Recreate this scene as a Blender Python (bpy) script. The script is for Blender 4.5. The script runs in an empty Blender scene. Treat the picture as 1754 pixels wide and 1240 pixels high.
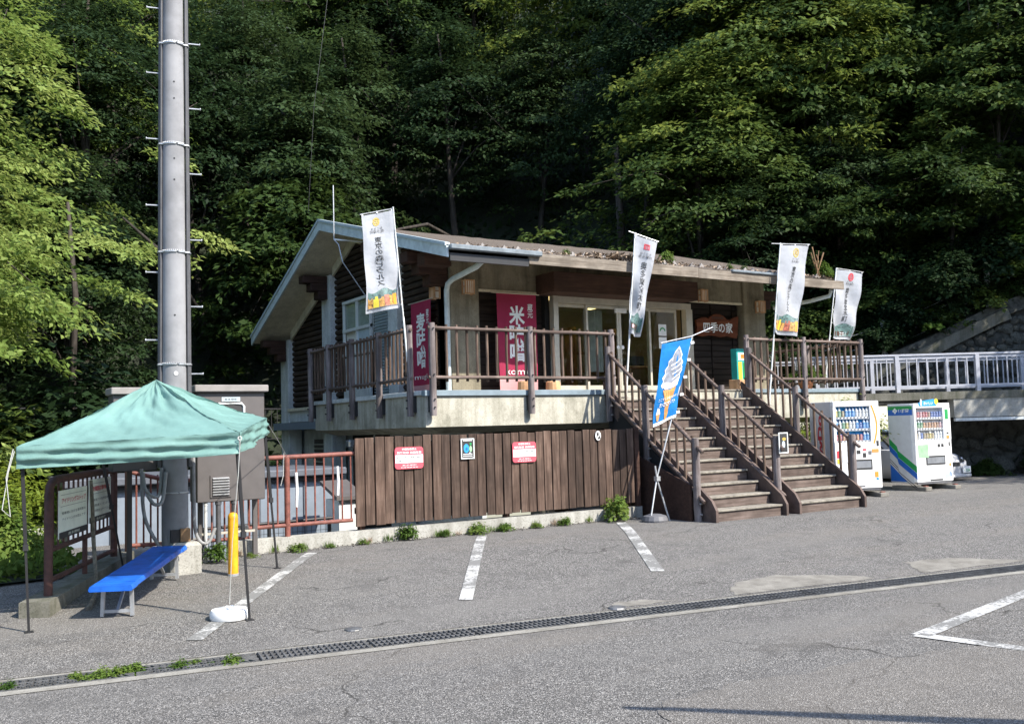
import bpy, bmesh, math, random
import numpy as np
from mathutils import Vector, Matrix
R = math.radians
random.seed(7)
scene = bpy.context.scene
col = scene.collection
# ---------------------------------------------------------------- camera
cam = bpy.data.cameras.new('camera'); camo = bpy.data.objects.new('camera', cam); col.objects.link(camo)
cam.sensor_width = 36.0; cam.lens = 1619.47 / 1754 * 36.0; cam.clip_end = 600; cam.clip_start = 0.05
def cam_matrix(yaw, pitch, roll):
    f = Vector((math.sin(yaw) * math.cos(pitch), math.cos(yaw) * math.cos(pitch), math.sin(pitch)))
    r = f.cross(Vector((0, 0, 1))).normalized(); u = r.cross(f)
    c, s = math.cos(roll), math.sin(roll)
    r2 = c * r + s * u; u2 = -s * r + c * u
    return Matrix((r2, u2, -f)).transposed().to_4x4()
camo.matrix_world = Matrix.Translation((0, 0, 1.7)) @ cam_matrix(0.56126579, 0.0682065, -0.02792246)
scene.camera = camo
# ---------------------------------------------------------------- light and exposure
SUN_EL, SUN_AZ = 44.0, 155.0                      # azimuth clockwise from +Y
world = bpy.data.worlds.new('World'); scene.world = world; world.use_nodes = True
wn = world.node_tree.nodes; wl = world.node_tree.links
sky = wn.new('ShaderNodeTexSky'); sky.sky_type = 'NISHITA'; sky.sun_disc = False
sky.sun_elevation = R(SUN_EL); sky.sun_rotation = R(SUN_AZ); sky.altitude = 500
wn['Background'].inputs['Strength'].default_value = 0.15
wl.new(sky.outputs[0], wn['Background'].inputs['Color'])
sl = bpy.data.lights.new('sun', 'SUN'); sl.energy = 3.5; sl.angle = R(0.53); sl.color = (1.0, 0.94, 0.84)
suno = bpy.data.objects.new('sun', sl); col.objects.link(suno)
S = Vector((math.sin(R(SUN_AZ)) * math.cos(R(SUN_EL)), math.cos(R(SUN_AZ)) * math.cos(R(SUN_EL)), math.sin(R(SUN_EL))))
suno.rotation_euler = S.to_track_quat('Z', 'Y').to_euler(); suno.location = (20, -10, 40)
scene.view_settings.view_transform = 'Standard'; scene.view_settings.look = 'None'
scene.view_settings.exposure = 1.36; scene.view_settings.gamma = 1.0
scene.view_settings.use_curve_mapping = False
# ---------------------------------------------------------------- materials
MATS = {}
def node_mat(name):
    m = bpy.data.materials.new(name); m.use_nodes = True
    nt = m.node_tree; b = nt.nodes['Principled BSDF']
    return m, nt, b
def N(nt, t, **kw):
    n = nt.nodes.new(t)
    for k, v in kw.items():
        if k in n.inputs: n.inputs[k].default_value = v
        else: setattr(n, k, v)
    return n
def ramp(nt, fac, stops):
    r = nt.nodes.new('ShaderNodeValToRGB'); e = r.color_ramp.elements
    while len(e) < len(stops): e.new(0.5)
    for i, (p, c) in enumerate(stops):
        e[i].position = p; e[i].color = (*c, 1) if len(c) == 3 else c
    nt.links.new(fac, r.inputs[0]); return r.outputs[0]
def mixc(nt, fac, a, b, mode='MIX'):
    m = nt.nodes.new('ShaderNodeMix'); m.data_type = 'RGBA'; m.blend_type = mode
    for s, v in ((m.inputs[0], fac), (m.inputs[6], a), (m.inputs[7], b)):
        if hasattr(v, 'links'): nt.links.new(v, s)
        elif isinstance(v, tuple): s.default_value = (*v, 1)
        else: s.default_value = v
    return m.outputs[2]
def coords(nt, scale=(1, 1, 1), world=False, jitter=True):
    if world:
        g = nt.nodes.new('ShaderNodeNewGeometry').outputs['Position']
    else:
        g = nt.nodes.new('ShaderNodeTexCoord').outputs['Object']
    mp = nt.nodes.new('ShaderNodeMapping'); mp.inputs['Scale'].default_value = scale
    nt.links.new(g, mp.inputs['Vector'])
    if jitter and not world:
        oi = nt.nodes.new('ShaderNodeObjectInfo')
        mu = N(nt, 'ShaderNodeMath', operation='MULTIPLY'); mu.inputs[1].default_value = 37.0
        nt.links.new(oi.outputs['Random'], mu.inputs[0])
        cb = nt.nodes.new('ShaderNodeCombineXYZ')
        for i in range(3): nt.links.new(mu.outputs[0], cb.inputs[i])
        nt.links.new(cb.outputs[0], mp.inputs['Location'])
    return mp.outputs[0]
def noise(nt, vec, scale, detail=4, rough=0.6):
    n = N(nt, 'ShaderNodeTexNoise'); n.inputs['Scale'].default_value = scale
    n.inputs['Detail'].default_value = detail; n.inputs['Roughness'].default_value = rough
    nt.links.new(vec, n.inputs['Vector']); return n.outputs['Fac']
def bump(nt, b, h, strength, dist=0.01):
    bp = nt.nodes.new('ShaderNodeBump'); bp.inputs['Strength'].default_value = strength
    bp.inputs['Distance'].default_value = dist
    nt.links.new(h, bp.inputs['Height']); nt.links.new(bp.outputs[0], b.inputs['Normal'])
def plain(name, c, rough=0.5, metal=0.0, var=0.12, scale=6.0, bmp=0.15, rand=0.0, emit=None, spec=0.5):
    """paint, metal or plastic with a little dirt and unevenness"""
    m, nt, b = node_mat(name)
    v = coords(nt)
    f = noise(nt, v, scale, 5)
    lo = tuple(x * (1 - var * 2.0) for x in c); hi = tuple(min(1, x * (1 + var)) for x in c)
    cc = ramp(nt, f, [(0.3, lo), (0.55, c), (0.75, hi)])
    if rand:
        oi = nt.nodes.new('ShaderNodeObjectInfo')
        mr = N(nt, 'ShaderNodeMapRange'); mr.inputs['To Min'].default_value = 1 - rand; mr.inputs['To Max'].default_value = 1 + rand
        nt.links.new(oi.outputs['Random'], mr.inputs['Value'])
        hs = nt.nodes.new('ShaderNodeHueSaturation'); nt.links.new(cc, hs.inputs['Color'])
        nt.links.new(mr.outputs[0], hs.inputs['Value']); cc = hs.outputs[0]
    nt.links.new(cc, b.inputs['Base Color'])
    b.inputs['Roughness'].default_value = rough; b.inputs['Metallic'].default_value = metal
    b.inputs['Specular IOR Level'].default_value = spec
    if bmp: bump(nt, b, noise(nt, v, scale * 7, 3), bmp, 0.004)
    if emit:
        b.inputs['Emission Color'].default_value = (*c, 1); b.inputs['Emission Strength'].default_value = emit
    MATS[name] = m; return m
def wood(name, c1, c2, axis=2, rough=0.8, rand=0.25, grain=1.0, bmp=0.5, knots=True):
    """weathered wood, grain along one axis, each piece its own tone"""
    m, nt, b = node_mat(name)
    sc = [14.0 * grain] * 3; sc[axis] = 0.9
    v = coords(nt, tuple(sc)); f = noise(nt, v, 1.6, 6, 0.65)
    v2 = coords(nt, (2.2, 2.2, 2.2)); f2 = noise(nt, v2, 1.0, 3)
    dk = tuple(x * 0.45 for x in c1)
    cc = ramp(nt, f, [(0.28, dk), (0.45, c1), (0.68, c2), (0.9, tuple(min(1, x * 1.25) for x in c2))])
    cc = mixc(nt, ramp(nt, f2, [(0.38, (0, 0, 0)), (0.62, (0.55, 0.55, 0.55))]), cc, dk)
    oi = nt.nodes.new('ShaderNodeObjectInfo')
    mr = N(nt, 'ShaderNodeMapRange'); mr.inputs['To Min'].default_value = 1 - rand; mr.inputs['To Max'].default_value = 1 + rand
    nt.links.new(oi.outputs['Random'], mr.inputs['Value'])
    hs = nt.nodes.new('ShaderNodeHueSaturation'); nt.links.new(cc, hs.inputs['Color']); nt.links.new(mr.outputs[0], hs.inputs['Value'])
    nt.links.new(hs.outputs[0], b.inputs['Base Color']); b.inputs['Roughness'].default_value = rough
    b.inputs['Specular IOR Level'].default_value = 0.3
    bump(nt, b, f, bmp, 0.006)
    MATS[name] = m; return m
def concrete(name, c1, c2, stain, streak=1.0, rough=0.9, scale=1.0, stain_amt=0.6):
    """weathered concrete: blotches, runs of dirt down the face, pores"""
    m, nt, b = node_mat(name)
    v = coords(nt, world=True)
    f = noise(nt, v, 2.2 * scale, 7, 0.68)
    vs = coords(nt, (5.0, 5.0, 0.45), world=True); fs = noise(nt, vs, 1.0 * streak, 5, 0.6)
    fine = noise(nt, v, 45 * scale, 4, 0.7)
    cc = ramp(nt, f, [(0.3, c1), (0.7, c2)])
    cc = mixc(nt, ramp(nt, fs, [(0.45, (0, 0, 0)), (0.72, (stain_amt,) * 3)]), cc, stain)
    blot = noise(nt, v, 0.9 * scale, 6, 0.7)
    cc = mixc(nt, ramp(nt, blot, [(0.52, (0, 0, 0)), (0.68, (stain_amt * 0.8,) * 3)]), cc, tuple(x * 0.8 for x in stain))
    cc = mixc(nt, ramp(nt, fine, [(0.36, (0.45,) * 3), (0.5, (0, 0, 0))]), cc, tuple(x * 0.6 for x in stain))
    nt.links.new(cc, b.inputs['Base Color']); b.inputs['Roughness'].default_value = rough
    b.inputs['Specular IOR Level'].default_value = 0.25
    bump(nt, b, fine, 0.45, 0.006)
    MATS[name] = m; return m
def asphalt(name, tan=0.55, gain=1.0):
    m, nt, b = node_mat(name)
    v = coords(nt, world=True)
    vo = N(nt, 'ShaderNodeTexVoronoi'); vo.inputs['Scale'].default_value = 125.0; nt.links.new(v, vo.inputs['Vector'])
    agg = nt.nodes.new('ShaderNodeSeparateColor'); nt.links.new(vo.outputs['Color'], agg.inputs[0])
    big = noise(nt, v, 0.33, 6, 0.62); mid = noise(nt, v, 2.6, 6, 0.7); fine = noise(nt, v, 60, 3, 0.7)
    cc = ramp(nt, agg.outputs[0], [(0.0, (0.03, 0.029, 0.028)), (0.35, (0.077, 0.074, 0.07)), (0.7, (0.166, 0.158, 0.148)), (0.88, (0.295, 0.28, 0.262)), (1.0, (0.48, 0.46, 0.43))])
    cc = mixc(nt, ramp(nt, big, [(0.35, (0.0,) * 3), (0.65, (0.3,) * 3)]), cc, (0.165, 0.158, 0.15))
    cc = mixc(nt, ramp(nt, mid, [(0.5, (0.0,) * 3), (0.7, (0.6,) * 3)]), cc, (0.085, 0.081, 0.077))
    lane = noise(nt, coords(nt, (0.10, 0.9, 1), world=True), 1.0, 5, 0.6)
    cc = mixc(nt, ramp(nt, lane, [(0.5, (0.0,) * 3), (0.66, (0.4,) * 3)]), cc, (0.185, 0.176, 0.163))
    oil = noise(nt, v, 1.15, 4, 0.55)
    cc = mixc(nt, ramp(nt, oil, [(0.64, (0.0,) * 3), (0.74, (0.6,) * 3)]), cc, (0.06, 0.056, 0.052))
    # long hairline cracks
    wv = coords(nt, (0.22, 0.3, 0.3), world=True)
    cn = N(nt, 'ShaderNodeTexNoise'); cn.inputs['Scale'].default_value = 3.0; cn.inputs['Detail'].default_value = 8; nt.links.new(wv, cn.inputs['Vector'])
    ad = N(nt, 'ShaderNodeVectorMath', operation='MULTIPLY_ADD'); ad.inputs[1].default_value = (0.35,) * 3
    nt.links.new(cn.outputs['Color'], ad.inputs[0]); nt.links.new(wv, ad.inputs[2])
    vc = N(nt, 'ShaderNodeTexVoronoi', feature='DISTANCE_TO_EDGE'); vc.inputs['Scale'].default_value = 1.1; nt.links.new(ad.outputs[0], vc.inputs['Vector'])
    ck = ramp(nt, vc.outputs['Distance'], [(0.0, (0.95,) * 3), (0.0022, (0.6,) * 3), (0.0038, (0, 0, 0))])
    msk = ramp(nt, noise(nt, v, 0.5, 3), [(0.5, (0,) * 3), (0.56, (1,) * 3)])
    ck = mixc(nt, 1.0, ck, msk, 'MULTIPLY')
    cc = mixc(nt, ck, cc, (0.035, 0.033, 0.03))
    # tan dust and rusty run-off
    dust = noise(nt, coords(nt, (0.25, 0.8, 1), world=True), 0.9, 6, 0.65)
    cc = mixc(nt, ramp(nt, dust, [(0.5 - (0.3 if tan < .5 else 0), (0,) * 3), (0.75, (tan,) * 3)]), cc, (0.2, 0.178, 0.152))
    nt.links.new(cc, b.inputs['Base Color']); b.inputs['Roughness'].default_value = 0.88
    b.inputs['Specular IOR Level'].default_value = 0.3
    bump(nt, b, vo.outputs['Distance'], 0.8, 0.008)
    MATS[name] = m; return m
def paint_worn(name, c, under):
    m, nt, b = node_mat(name); v = coords(nt, world=True)
    f = noise(nt, v, 26, 6, 0.75); f2 = noise(nt, v, 2.2, 4)
    mm = N(nt, 'ShaderNodeMath', operation='ADD'); nt.links.new(f, mm.inputs[0]); nt.links.new(f2, mm.inputs[1])
    k = ramp(nt, mm.outputs[0], [(0.96, (0,) * 3), (1.17, (1,) * 3)])
    nt.links.new(mixc(nt, k, c, under), b.inputs['Base Color']); b.inputs['Roughness'].default_value = 0.85
    MATS[name] = m; return m
def leaf(name, stops, trans=0.3, rough=0.6, nscale=0.45, spec=0.12):
    m, nt, b = node_mat(name); v = coords(nt)
    f = noise(nt, v, nscale, 3); f2 = noise(nt, v, 9.0, 2)
    mm = N(nt, 'ShaderNodeMath', operation='MULTIPLY_ADD'); mm.inputs[1].default_value = 0.45
    nt.links.new(f2, mm.inputs[0]); nt.links.new(f, mm.inputs[2])
    oi = nt.nodes.new('ShaderNodeObjectInfo')
    m2 = N(nt, 'ShaderNodeMath', operation='MULTIPLY_ADD'); m2.inputs[1].default_value = 0.35; m2.inputs[2].default_value = -0.4
    nt.links.new(oi.outputs['Random'], m2.inputs[0])
    m3 = N(nt, 'ShaderNodeMath', operation='ADD'); nt.links.new(mm.outputs[0], m3.inputs[0]); nt.links.new(m2.outputs[0], m3.inputs[1])
    cc = ramp(nt, m3.outputs[0], stops)
    nt.links.new(cc, b.inputs['Base Color']); b.inputs['Roughness'].default_value = rough
    b.inputs['Specular IOR Level'].default_value = spec
    tr = nt.nodes.new('ShaderNodeBsdfTranslucent'); 
    hs = nt.nodes.new('ShaderNodeHueSaturation'); hs.inputs['Hue'].default_value = 0.485; hs.inputs['Value'].default_value = 1.5; nt.links.new(cc, hs.inputs['Color'])
    nt.links.new(hs.outputs[0], tr.inputs['Color'])
    mx = nt.nodes.new('ShaderNodeMixShader'); mx.inputs[0].default_value = trans
    nt.links.new(b.outputs[0], mx.inputs[1]); nt.links.new(tr.outputs[0], mx.inputs[2])
    nt.links.new(mx.outputs[0], nt.nodes['Material Output'].inputs[0])
    MATS[name] = m; return m
def cloth(name, c, rough=0.85, trans=0.25, var=0.08, weave=0.2, scale=3.0):
    m, nt, b = node_mat(name); v = coords(nt)
    f = noise(nt, v, scale, 5)
    cc = ramp(nt, f, [(0.3, tuple(x * (1 - var * 2) for x in c)), (0.6, c), (0.8, tuple(min(1, x * (1 + var)) for x in c))])
    nt.links.new(cc, b.inputs['Base Color']); b.inputs['Roughness'].default_value = rough
    b.inputs['Specular IOR Level'].default_value = 0.2
    tr = nt.nodes.new('ShaderNodeBsdfTranslucent'); nt.links.new(cc, tr.inputs['Color'])
    bump(nt, b, noise(nt, v, scale * 3, 4), weave, 0.02)
    mx = nt.nodes.new('ShaderNodeMixShader'); mx.inputs[0].default_value = trans
    nt.links.new(b.outputs[0], mx.inputs[1]); nt.links.new(tr.outputs[0], mx.inputs[2])
    nt.links.new(mx.outputs[0], nt.nodes['Material Output'].inputs[0])
    MATS[name] = m; return m
def glass(name, tint=(0.86, 0.9, 0.88), base=0.06):
    m, nt, b = node_mat(name); nt.nodes.remove(b)
    tr = nt.nodes.new('ShaderNodeBsdfTransparent'); tr.inputs[0].default_value = (*tint, 1)
    gl = nt.nodes.new('ShaderNodeBsdfGlossy'); gl.inputs['Roughness'].default_value = 0.02
    fr = nt.nodes.new('ShaderNodeLayerWeight'); fr.inputs[0].default_value = 0.5
    pw = N(nt, 'ShaderNodeMath', operation='POWER'); pw.inputs[1].default_value = 5.0; nt.links.new(fr.outputs['Facing'], pw.inputs[0])
    ad = N(nt, 'ShaderNodeMath', operation='ADD'); ad.inputs[1].default_value = base; nt.links.new(pw.outputs[0], ad.inputs[0])
    mx = nt.nodes.new('ShaderNodeMixShader'); nt.links.new(ad.outputs[0], mx.inputs[0])
    nt.links.new(tr.outputs[0], mx.inputs[1]); nt.links.new(gl.outputs[0], mx.inputs[2])
    nt.links.new(mx.outputs[0], nt.nodes['Material Output'].inputs[0])
    MATS[name] = m; return m

asphalt('asphalt'); asphalt('asphalt_tan', 0.45)
concrete('concrete', (0.33, 0.32, 0.29), (0.46, 0.45, 0.41), (0.16, 0.15, 0.12))
concrete('concrete_deck', (0.36, 0.34, 0.28), (0.58, 0.55, 0.46), (0.2, 0.19, 0.14), stain_amt=0.8, scale=1.5)
concrete('concrete_wall', (0.2, 0.175, 0.125), (0.31, 0.28, 0.21), (0.075, 0.065, 0.045), stain_amt=0.75, scale=1.6)
concrete('concrete_pale', (0.55, 0.58, 0.58), (0.7, 0.72, 0.71), (0.26, 0.28, 0.28), stain_amt=0.5)
concrete('concrete_moss', (0.13, 0.125, 0.1), (0.22, 0.21, 0.18), (0.05, 0.055, 0.03), stain_amt=0.8)
concrete('concrete_drain', (0.22, 0.21, 0.185), (0.33, 0.315, 0.28), (0.14, 0.125, 0.1), stain_amt=0.6)
plain('concrete_pole', (0.27, 0.27, 0.278), 0.95, spec=0.2, var=0.16, scale=2.2, bmp=0.25)
concrete('patch', (0.19, 0.178, 0.155), (0.27, 0.255, 0.225), (0.12, 0.11, 0.095), stain_amt=0.7, scale=2)
concrete('soffit', (0.66, 0.6, 0.46), (0.78, 0.72, 0.57), (0.3, 0.26, 0.18), stain_amt=0.4)
paint_worn('line_paint', (0.43, 0.425, 0.41), (0.17, 0.168, 0.16))
wood('plank', (0.076, 0.047, 0.034), (0.155, 0.105, 0.08), 2, rand=0.36)
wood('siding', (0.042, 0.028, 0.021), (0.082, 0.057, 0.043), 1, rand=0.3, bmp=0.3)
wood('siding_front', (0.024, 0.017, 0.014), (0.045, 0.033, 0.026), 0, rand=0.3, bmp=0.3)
wood('brown_beam', (0.052, 0.026, 0.019), (0.085, 0.045, 0.032), 0, rand=0.1, bmp=0.2)
wood('log_post', (0.17, 0.14, 0.135), (0.33, 0.29, 0.28), 2, rand=0.2, grain=1.6, bmp=1.0)
wood('log_rail', (0.12, 0.085, 0.07), (0.26, 0.205, 0.18), 0, rand=0.1, grain=1.6, bmp=0.9)
wood('baluster', (0.1, 0.066, 0.048), (0.21, 0.15, 0.115), 2, rand=0.25, grain=1.6, bmp=0.9)
wood('fascia_wood', (0.2, 0.165, 0.13), (0.34, 0.3, 0.25), 0, rand=0.1, bmp=0.8)
wood('sign_wood', (0.16, 0.045, 0.018), (0.26, 0.085, 0.035), 0, rand=0.05, grain=0.5)
wood('lantern_wood', (0.6, 0.34, 0.18), (0.74, 0.48, 0.28), 2, rand=0.1, grain=1.0, bmp=0.2)
wood('furniture_wood', (0.32, 0.17, 0.07), (0.45, 0.27, 0.13), 0, rand=0.1, bmp=0.2)
wood('bark', (0.035, 0.028, 0.022), (0.085, 0.07, 0.058), 2, rand=0.3, grain=0.6, bmp=1.0)
wood('step_wood', (0.115, 0.084, 0.07), (0.2, 0.155, 0.135), 0, rand=0.15, bmp=0.3)
plain('step_top', (0.25, 0.225, 0.185), 0.9, var=0.25, scale=9, bmp=0.5)
plain('stringer', (0.108, 0.073, 0.06), 0.75, var=0.25, scale=5, rand=0.1)
plain('soil', (0.06, 0.046, 0.033), 0.95, var=0.4, scale=30, rand=0.3, bmp=0)
plain('strip_metal', (0.2, 0.255, 0.29), 0.5, var=0.1)
plain('gutter_metal', (0.2, 0.23, 0.25), 0.45, 0.2, var=0.15)
plain('pale_metal', (0.45, 0.53, 0.57), 0.5, var=0.08)
plain('rake_white', (0.56, 0.64, 0.66), 0.5, var=0.12)
plain('alu', (0.52, 0.48, 0.4), 0.45, 0.3, var=0.08)
plain('alu_white', (0.7, 0.72, 0.7), 0.5, 0.1, var=0.06)
plain('galv', (0.5, 0.51, 0.52), 0.45, 0.6, var=0.15)
plain('steel_grate', (0.2, 0.2, 0.2), 0.55, 0.6, var=0.25, scale=10)
plain('black_metal', (0.02, 0.02, 0.022), 0.5, var=0.1)
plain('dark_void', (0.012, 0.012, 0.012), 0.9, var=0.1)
plain('rust_red', (0.2, 0.068, 0.05), 0.65, var=0.22, scale=12, bmp=0.5)
plain('rust_dark', (0.085, 0.034, 0.025), 0.7, var=0.25, scale=12, bmp=0.5)
plain('cabinet', (0.098, 0.088, 0.085), 0.55, var=0.07)
plain('cabinet_cap', (0.25, 0.23, 0.215), 0.6, var=0.1)
plain('shed_panel', (0.2, 0.235, 0.28), 0.5, var=0.06)
plain('shed_roof', (0.1, 0.11, 0.13), 0.6, var=0.1)
plain('yellow', (0.74, 0.34, 0.012), 0.45, var=0.16, scale=9)
plain('white_plastic', (0.78, 0.78, 0.77), 0.4, var=0.04)
plain('blue_bench', (0.012, 0.12, 0.55), 0.42, var=0.22, scale=5, bmp=0.1)
plain('conduit', (0.08, 0.08, 0.085), 0.5, var=0.15)
plain('conduit_grey', (0.25, 0.25, 0.25), 0.5, var=0.15)
plain('pipe_white', (0.55, 0.55, 0.53), 0.5, var=0.1)
plain('white', (0.8, 0.8, 0.79), 0.35, var=0.03, bmp=0.0)
plain('machine_white', (0.82, 0.82, 0.82), 0.28, var=0.03, bmp=0.0)
plain('machine_side', (0.62, 0.63, 0.65), 0.35, var=0.05, bmp=0.0)
plain('red_print', (0.62, 0.05, 0.07), 0.5, var=0.05, bmp=0)
plain('sign_red', (0.6, 0.09, 0.12), 0.5, var=0.06, bmp=0)
plain('black_print', (0.03, 0.03, 0.03), 0.6, var=0.02, bmp=0)
plain('grey_print', (0.12, 0.12, 0.13), 0.6, var=0.02, bmp=0)
plain('blue_print', (0.02, 0.13, 0.5), 0.45, var=0.05, bmp=0)
plain('sky_print', (0.03, 0.3, 0.68), 0.45, var=0.1, bmp=0)
plain('green_print', (0.02, 0.3, 0.08), 0.45, var=0.05, bmp=0)
plain('lime_print', (0.3, 0.55, 0.3), 0.45, var=0.15, bmp=0)
plain('yellow_print', (0.75, 0.6, 0.06), 0.45, var=0.1, bmp=0)
plain('orange_print', (0.8, 0.3, 0.04), 0.45, var=0.1, bmp=0)
plain('pink_print', (0.72, 0.35, 0.36), 0.5, var=0.1, bmp=0)
plain('teal_print', (0.03, 0.4, 0.38), 0.45, var=0.1, bmp=0)
plain('gold_print', (0.5, 0.36, 0.08), 0.5, var=0.1, bmp=0)
plain('cream_sign', (0.85, 0.87, 0.74), 0.5, var=0.06)
plain('hill_print', (0.1, 0.18, 0.17), 0.6, var=0.4, scale=20, bmp=0)
plain('jar_print', (0.55, 0.3, 0.08), 0.6, var=0.5, scale=18, bmp=0)
plain('jar_red', (0.5, 0.14, 0.08), 0.6, var=0.4, scale=18, bmp=0)
plain('grey_cone', (0.24, 0.26, 0.31), 0.6, var=0.25, scale=9, bmp=0)
plain('cone_brown', (0.58, 0.27, 0.07), 0.6, var=0.2, scale=14, bmp=0)
plain('tyre', (0.02, 0.02, 0.02), 0.8)
plain('car_paint', (0.5, 0.5, 0.51), 0.22, var=0.02, bmp=0)
plain('lamp_glass', (0.35, 0.37, 0.4), 0.12, 0.5, bmp=0)
plain('shade_paper', (0.78, 0.74, 0.66), 0.8, var=0.04)
plain('room_wall', (0.36, 0.31, 0.24), 0.85, var=0.08)
plain('room_white', (0.7, 0.68, 0.62), 0.85, var=0.05)
plain('curtain', (0.55, 0.56, 0.58), 0.9, var=0.12)
plain('tube_light', (1.0, 0.78, 0.34), 0.5, emit=1.3, bmp=0, var=0)
plain('rope', (0.5, 0.5, 0.47), 0.85)
plain('old_rope', (0.2, 0.17, 0.13), 0.9, var=0.3, scale=15, bmp=0.6)
plain('bridge_paint', (0.43, 0.44, 0.485), 0.45, var=0.08)
plain('terracotta', (0.42, 0.17, 0.08), 0.8)
plain('rock', (0.075, 0.075, 0.064), 0.9, var=0.35, scale=7, bmp=0.9, rand=0.45)
plain('dark_rock', (0.07, 0.07, 0.06), 0.9, var=0.4, scale=6, bmp=0.9, rand=0.4)
plain('dry_leaf', (0.36, 0.27, 0.19), 0.9, var=0.3, scale=20, rand=0.2, bmp=0)
plain('dry_stem', (0.28, 0.17, 0.09), 0.9, var=0.2, bmp=0)
cloth('tent_cloth', (0.2, 0.355, 0.32), 0.45, 0.2, 0.09, 0.5, 2.5)
cloth('flag_white', (0.5, 0.52, 0.56), 0.8, 0.3, 0.06, 0.35, 5.0)
cloth('flag_blue', (0.02, 0.24, 0.64), 0.7, 0.3, 0.15, 0.35, 3.0)
cloth('maroon', (0.36, 0.035, 0.085), 0.85, 0.15, 0.08, 0.2, 3.0)
cloth('maroon_pale', (0.62, 0.33, 0.34), 0.85, 0.15, 0.06)
def drink(name, c):
    m, nt, b = node_mat(name); g = nt.nodes.new('ShaderNodeTexCoord').outputs['Object']; sp = nt.nodes.new('ShaderNodeSeparateXYZ'); nt.links.new(g, sp.inputs[0])
    mu = N(nt, 'ShaderNodeMath', operation='MULTIPLY'); mu.inputs[1].default_value = 8.5; nt.links.new(sp.outputs[2], mu.inputs[0])
    d = tuple(x * .45 for x in c); l = tuple(min(.85, x * .5 + .42) for x in c)
    cc = ramp(nt, mu.outputs[0], [(0.0, d), (0.12, c), (0.4, l), (0.46, c), (0.62, l), (0.66, d), (0.86, c), (0.95, (.7, .7, .7))])
    f = noise(nt, coords(nt), 60, 3); cc = mixc(nt, ramp(nt, f, [(.45, (0,) * 3), (.55, (.6,) * 3)]), cc, l)
    nt.links.new(cc, b.inputs['Base Color']); b.inputs['Roughness'].default_value = .3; MATS[name] = m
for n_, c_ in (('sky_print', (.03, .3, .68)), ('white', (.7, .7, .68)), ('green_print', (.05, .26, .09)), ('red_print', (.5, .07, .07)), ('orange_print', (.6, .26, .06)), ('gold_print', (.42, .3, .1)), ('blue_print', (.04, .12, .42)), ('pink_print', (.6, .32, .33)), ('cone_brown', (.36, .18, .07)), ('lime_print', (.3, .5, .28)), ('yellow_print', (.6, .48, .1))): drink('drink_' + n_, c_)
glass('window_glass'); glass('machine_glass', (0.95, 0.96, 0.97), 0.02)
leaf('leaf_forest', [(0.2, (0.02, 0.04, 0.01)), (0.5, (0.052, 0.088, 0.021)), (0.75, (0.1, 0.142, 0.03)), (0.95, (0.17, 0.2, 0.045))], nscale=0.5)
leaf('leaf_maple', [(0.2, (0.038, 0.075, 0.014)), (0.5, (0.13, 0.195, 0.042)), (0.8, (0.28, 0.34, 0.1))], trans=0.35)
leaf('leaf_shade_tone', [(0.2, (0.008, 0.02, 0.008)), (0.5, (0.021, 0.042, 0.015)), (0.85, (0.046, 0.075, 0.025))])  # leaf colour darkened to hold the shade of the forest hollow
leaf('leaf_lit_tone', [(0.2, (0.036, 0.06, 0.012)), (0.5, (0.1, 0.145, 0.028)), (0.75, (0.17, 0.21, 0.045)), (0.95, (0.29, 0.31, 0.08))], trans=0.35, nscale=0.5)  # leaf colour brightened to hold sunlight on the upper and left trees
leaf('leaf_yellow', [(0.2, (0.08, 0.13, 0.02)), (0.5, (0.16, 0.22, 0.03)), (0.85, (0.27, 0.3, 0.05))], trans=0.4)
leaf('leaf_weed', [(0.2, (0.035, 0.075, 0.013)), (0.5, (0.085, 0.145, 0.027)), (0.85, (0.17, 0.22, 0.05))], trans=0.35, nscale=3)
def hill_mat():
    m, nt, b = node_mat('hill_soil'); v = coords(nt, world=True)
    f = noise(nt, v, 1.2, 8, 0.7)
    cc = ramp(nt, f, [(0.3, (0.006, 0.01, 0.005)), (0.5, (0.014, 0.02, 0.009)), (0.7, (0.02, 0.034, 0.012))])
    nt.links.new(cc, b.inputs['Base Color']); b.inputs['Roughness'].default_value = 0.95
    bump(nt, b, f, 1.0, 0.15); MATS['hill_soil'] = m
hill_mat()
def roof_mat():
    m, nt, b = node_mat('shingle'); v = coords(nt, world=True)
    br = N(nt, 'ShaderNodeTexBrick'); br.offset = 0.5
    mp = coords(nt, (1, 1, 0), world=True); nt.links.new(mp, br.inputs['Vector'])
    br.inputs['Scale'].default_value = 3.0; br.inputs['Mortar Size'].default_value = 0.012
    br.inputs['Color1'].default_value = (0.085, 0.066, 0.052, 1); br.inputs['Color2'].default_value = (0.13, 0.1, 0.08, 1); br.inputs['Mortar'].default_value = (0.05, 0.035, 0.03, 1)
    f = noise(nt, v, 7, 7, 0.75); g = noise(nt, v, 55, 4, 0.7)
    cc = mixc(nt, ramp(nt, f, [(0.42, (0,) * 3), (0.7, (0.8,) * 3)]), br.outputs[0], (0.10, 0.085, 0.062))
    cc = mixc(nt, ramp(nt, g, [(0.55, (0,) * 3), (0.7, (0.7,) * 3)]), cc, (0.3, 0.24, 0.18))
    nt.links.new(cc, b.inputs['Base Color']); b.inputs['Roughness'].default_value = 0.95
    bump(nt, b, g, 0.9, 0.02); MATS['shingle'] = m
roof_mat()
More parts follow.
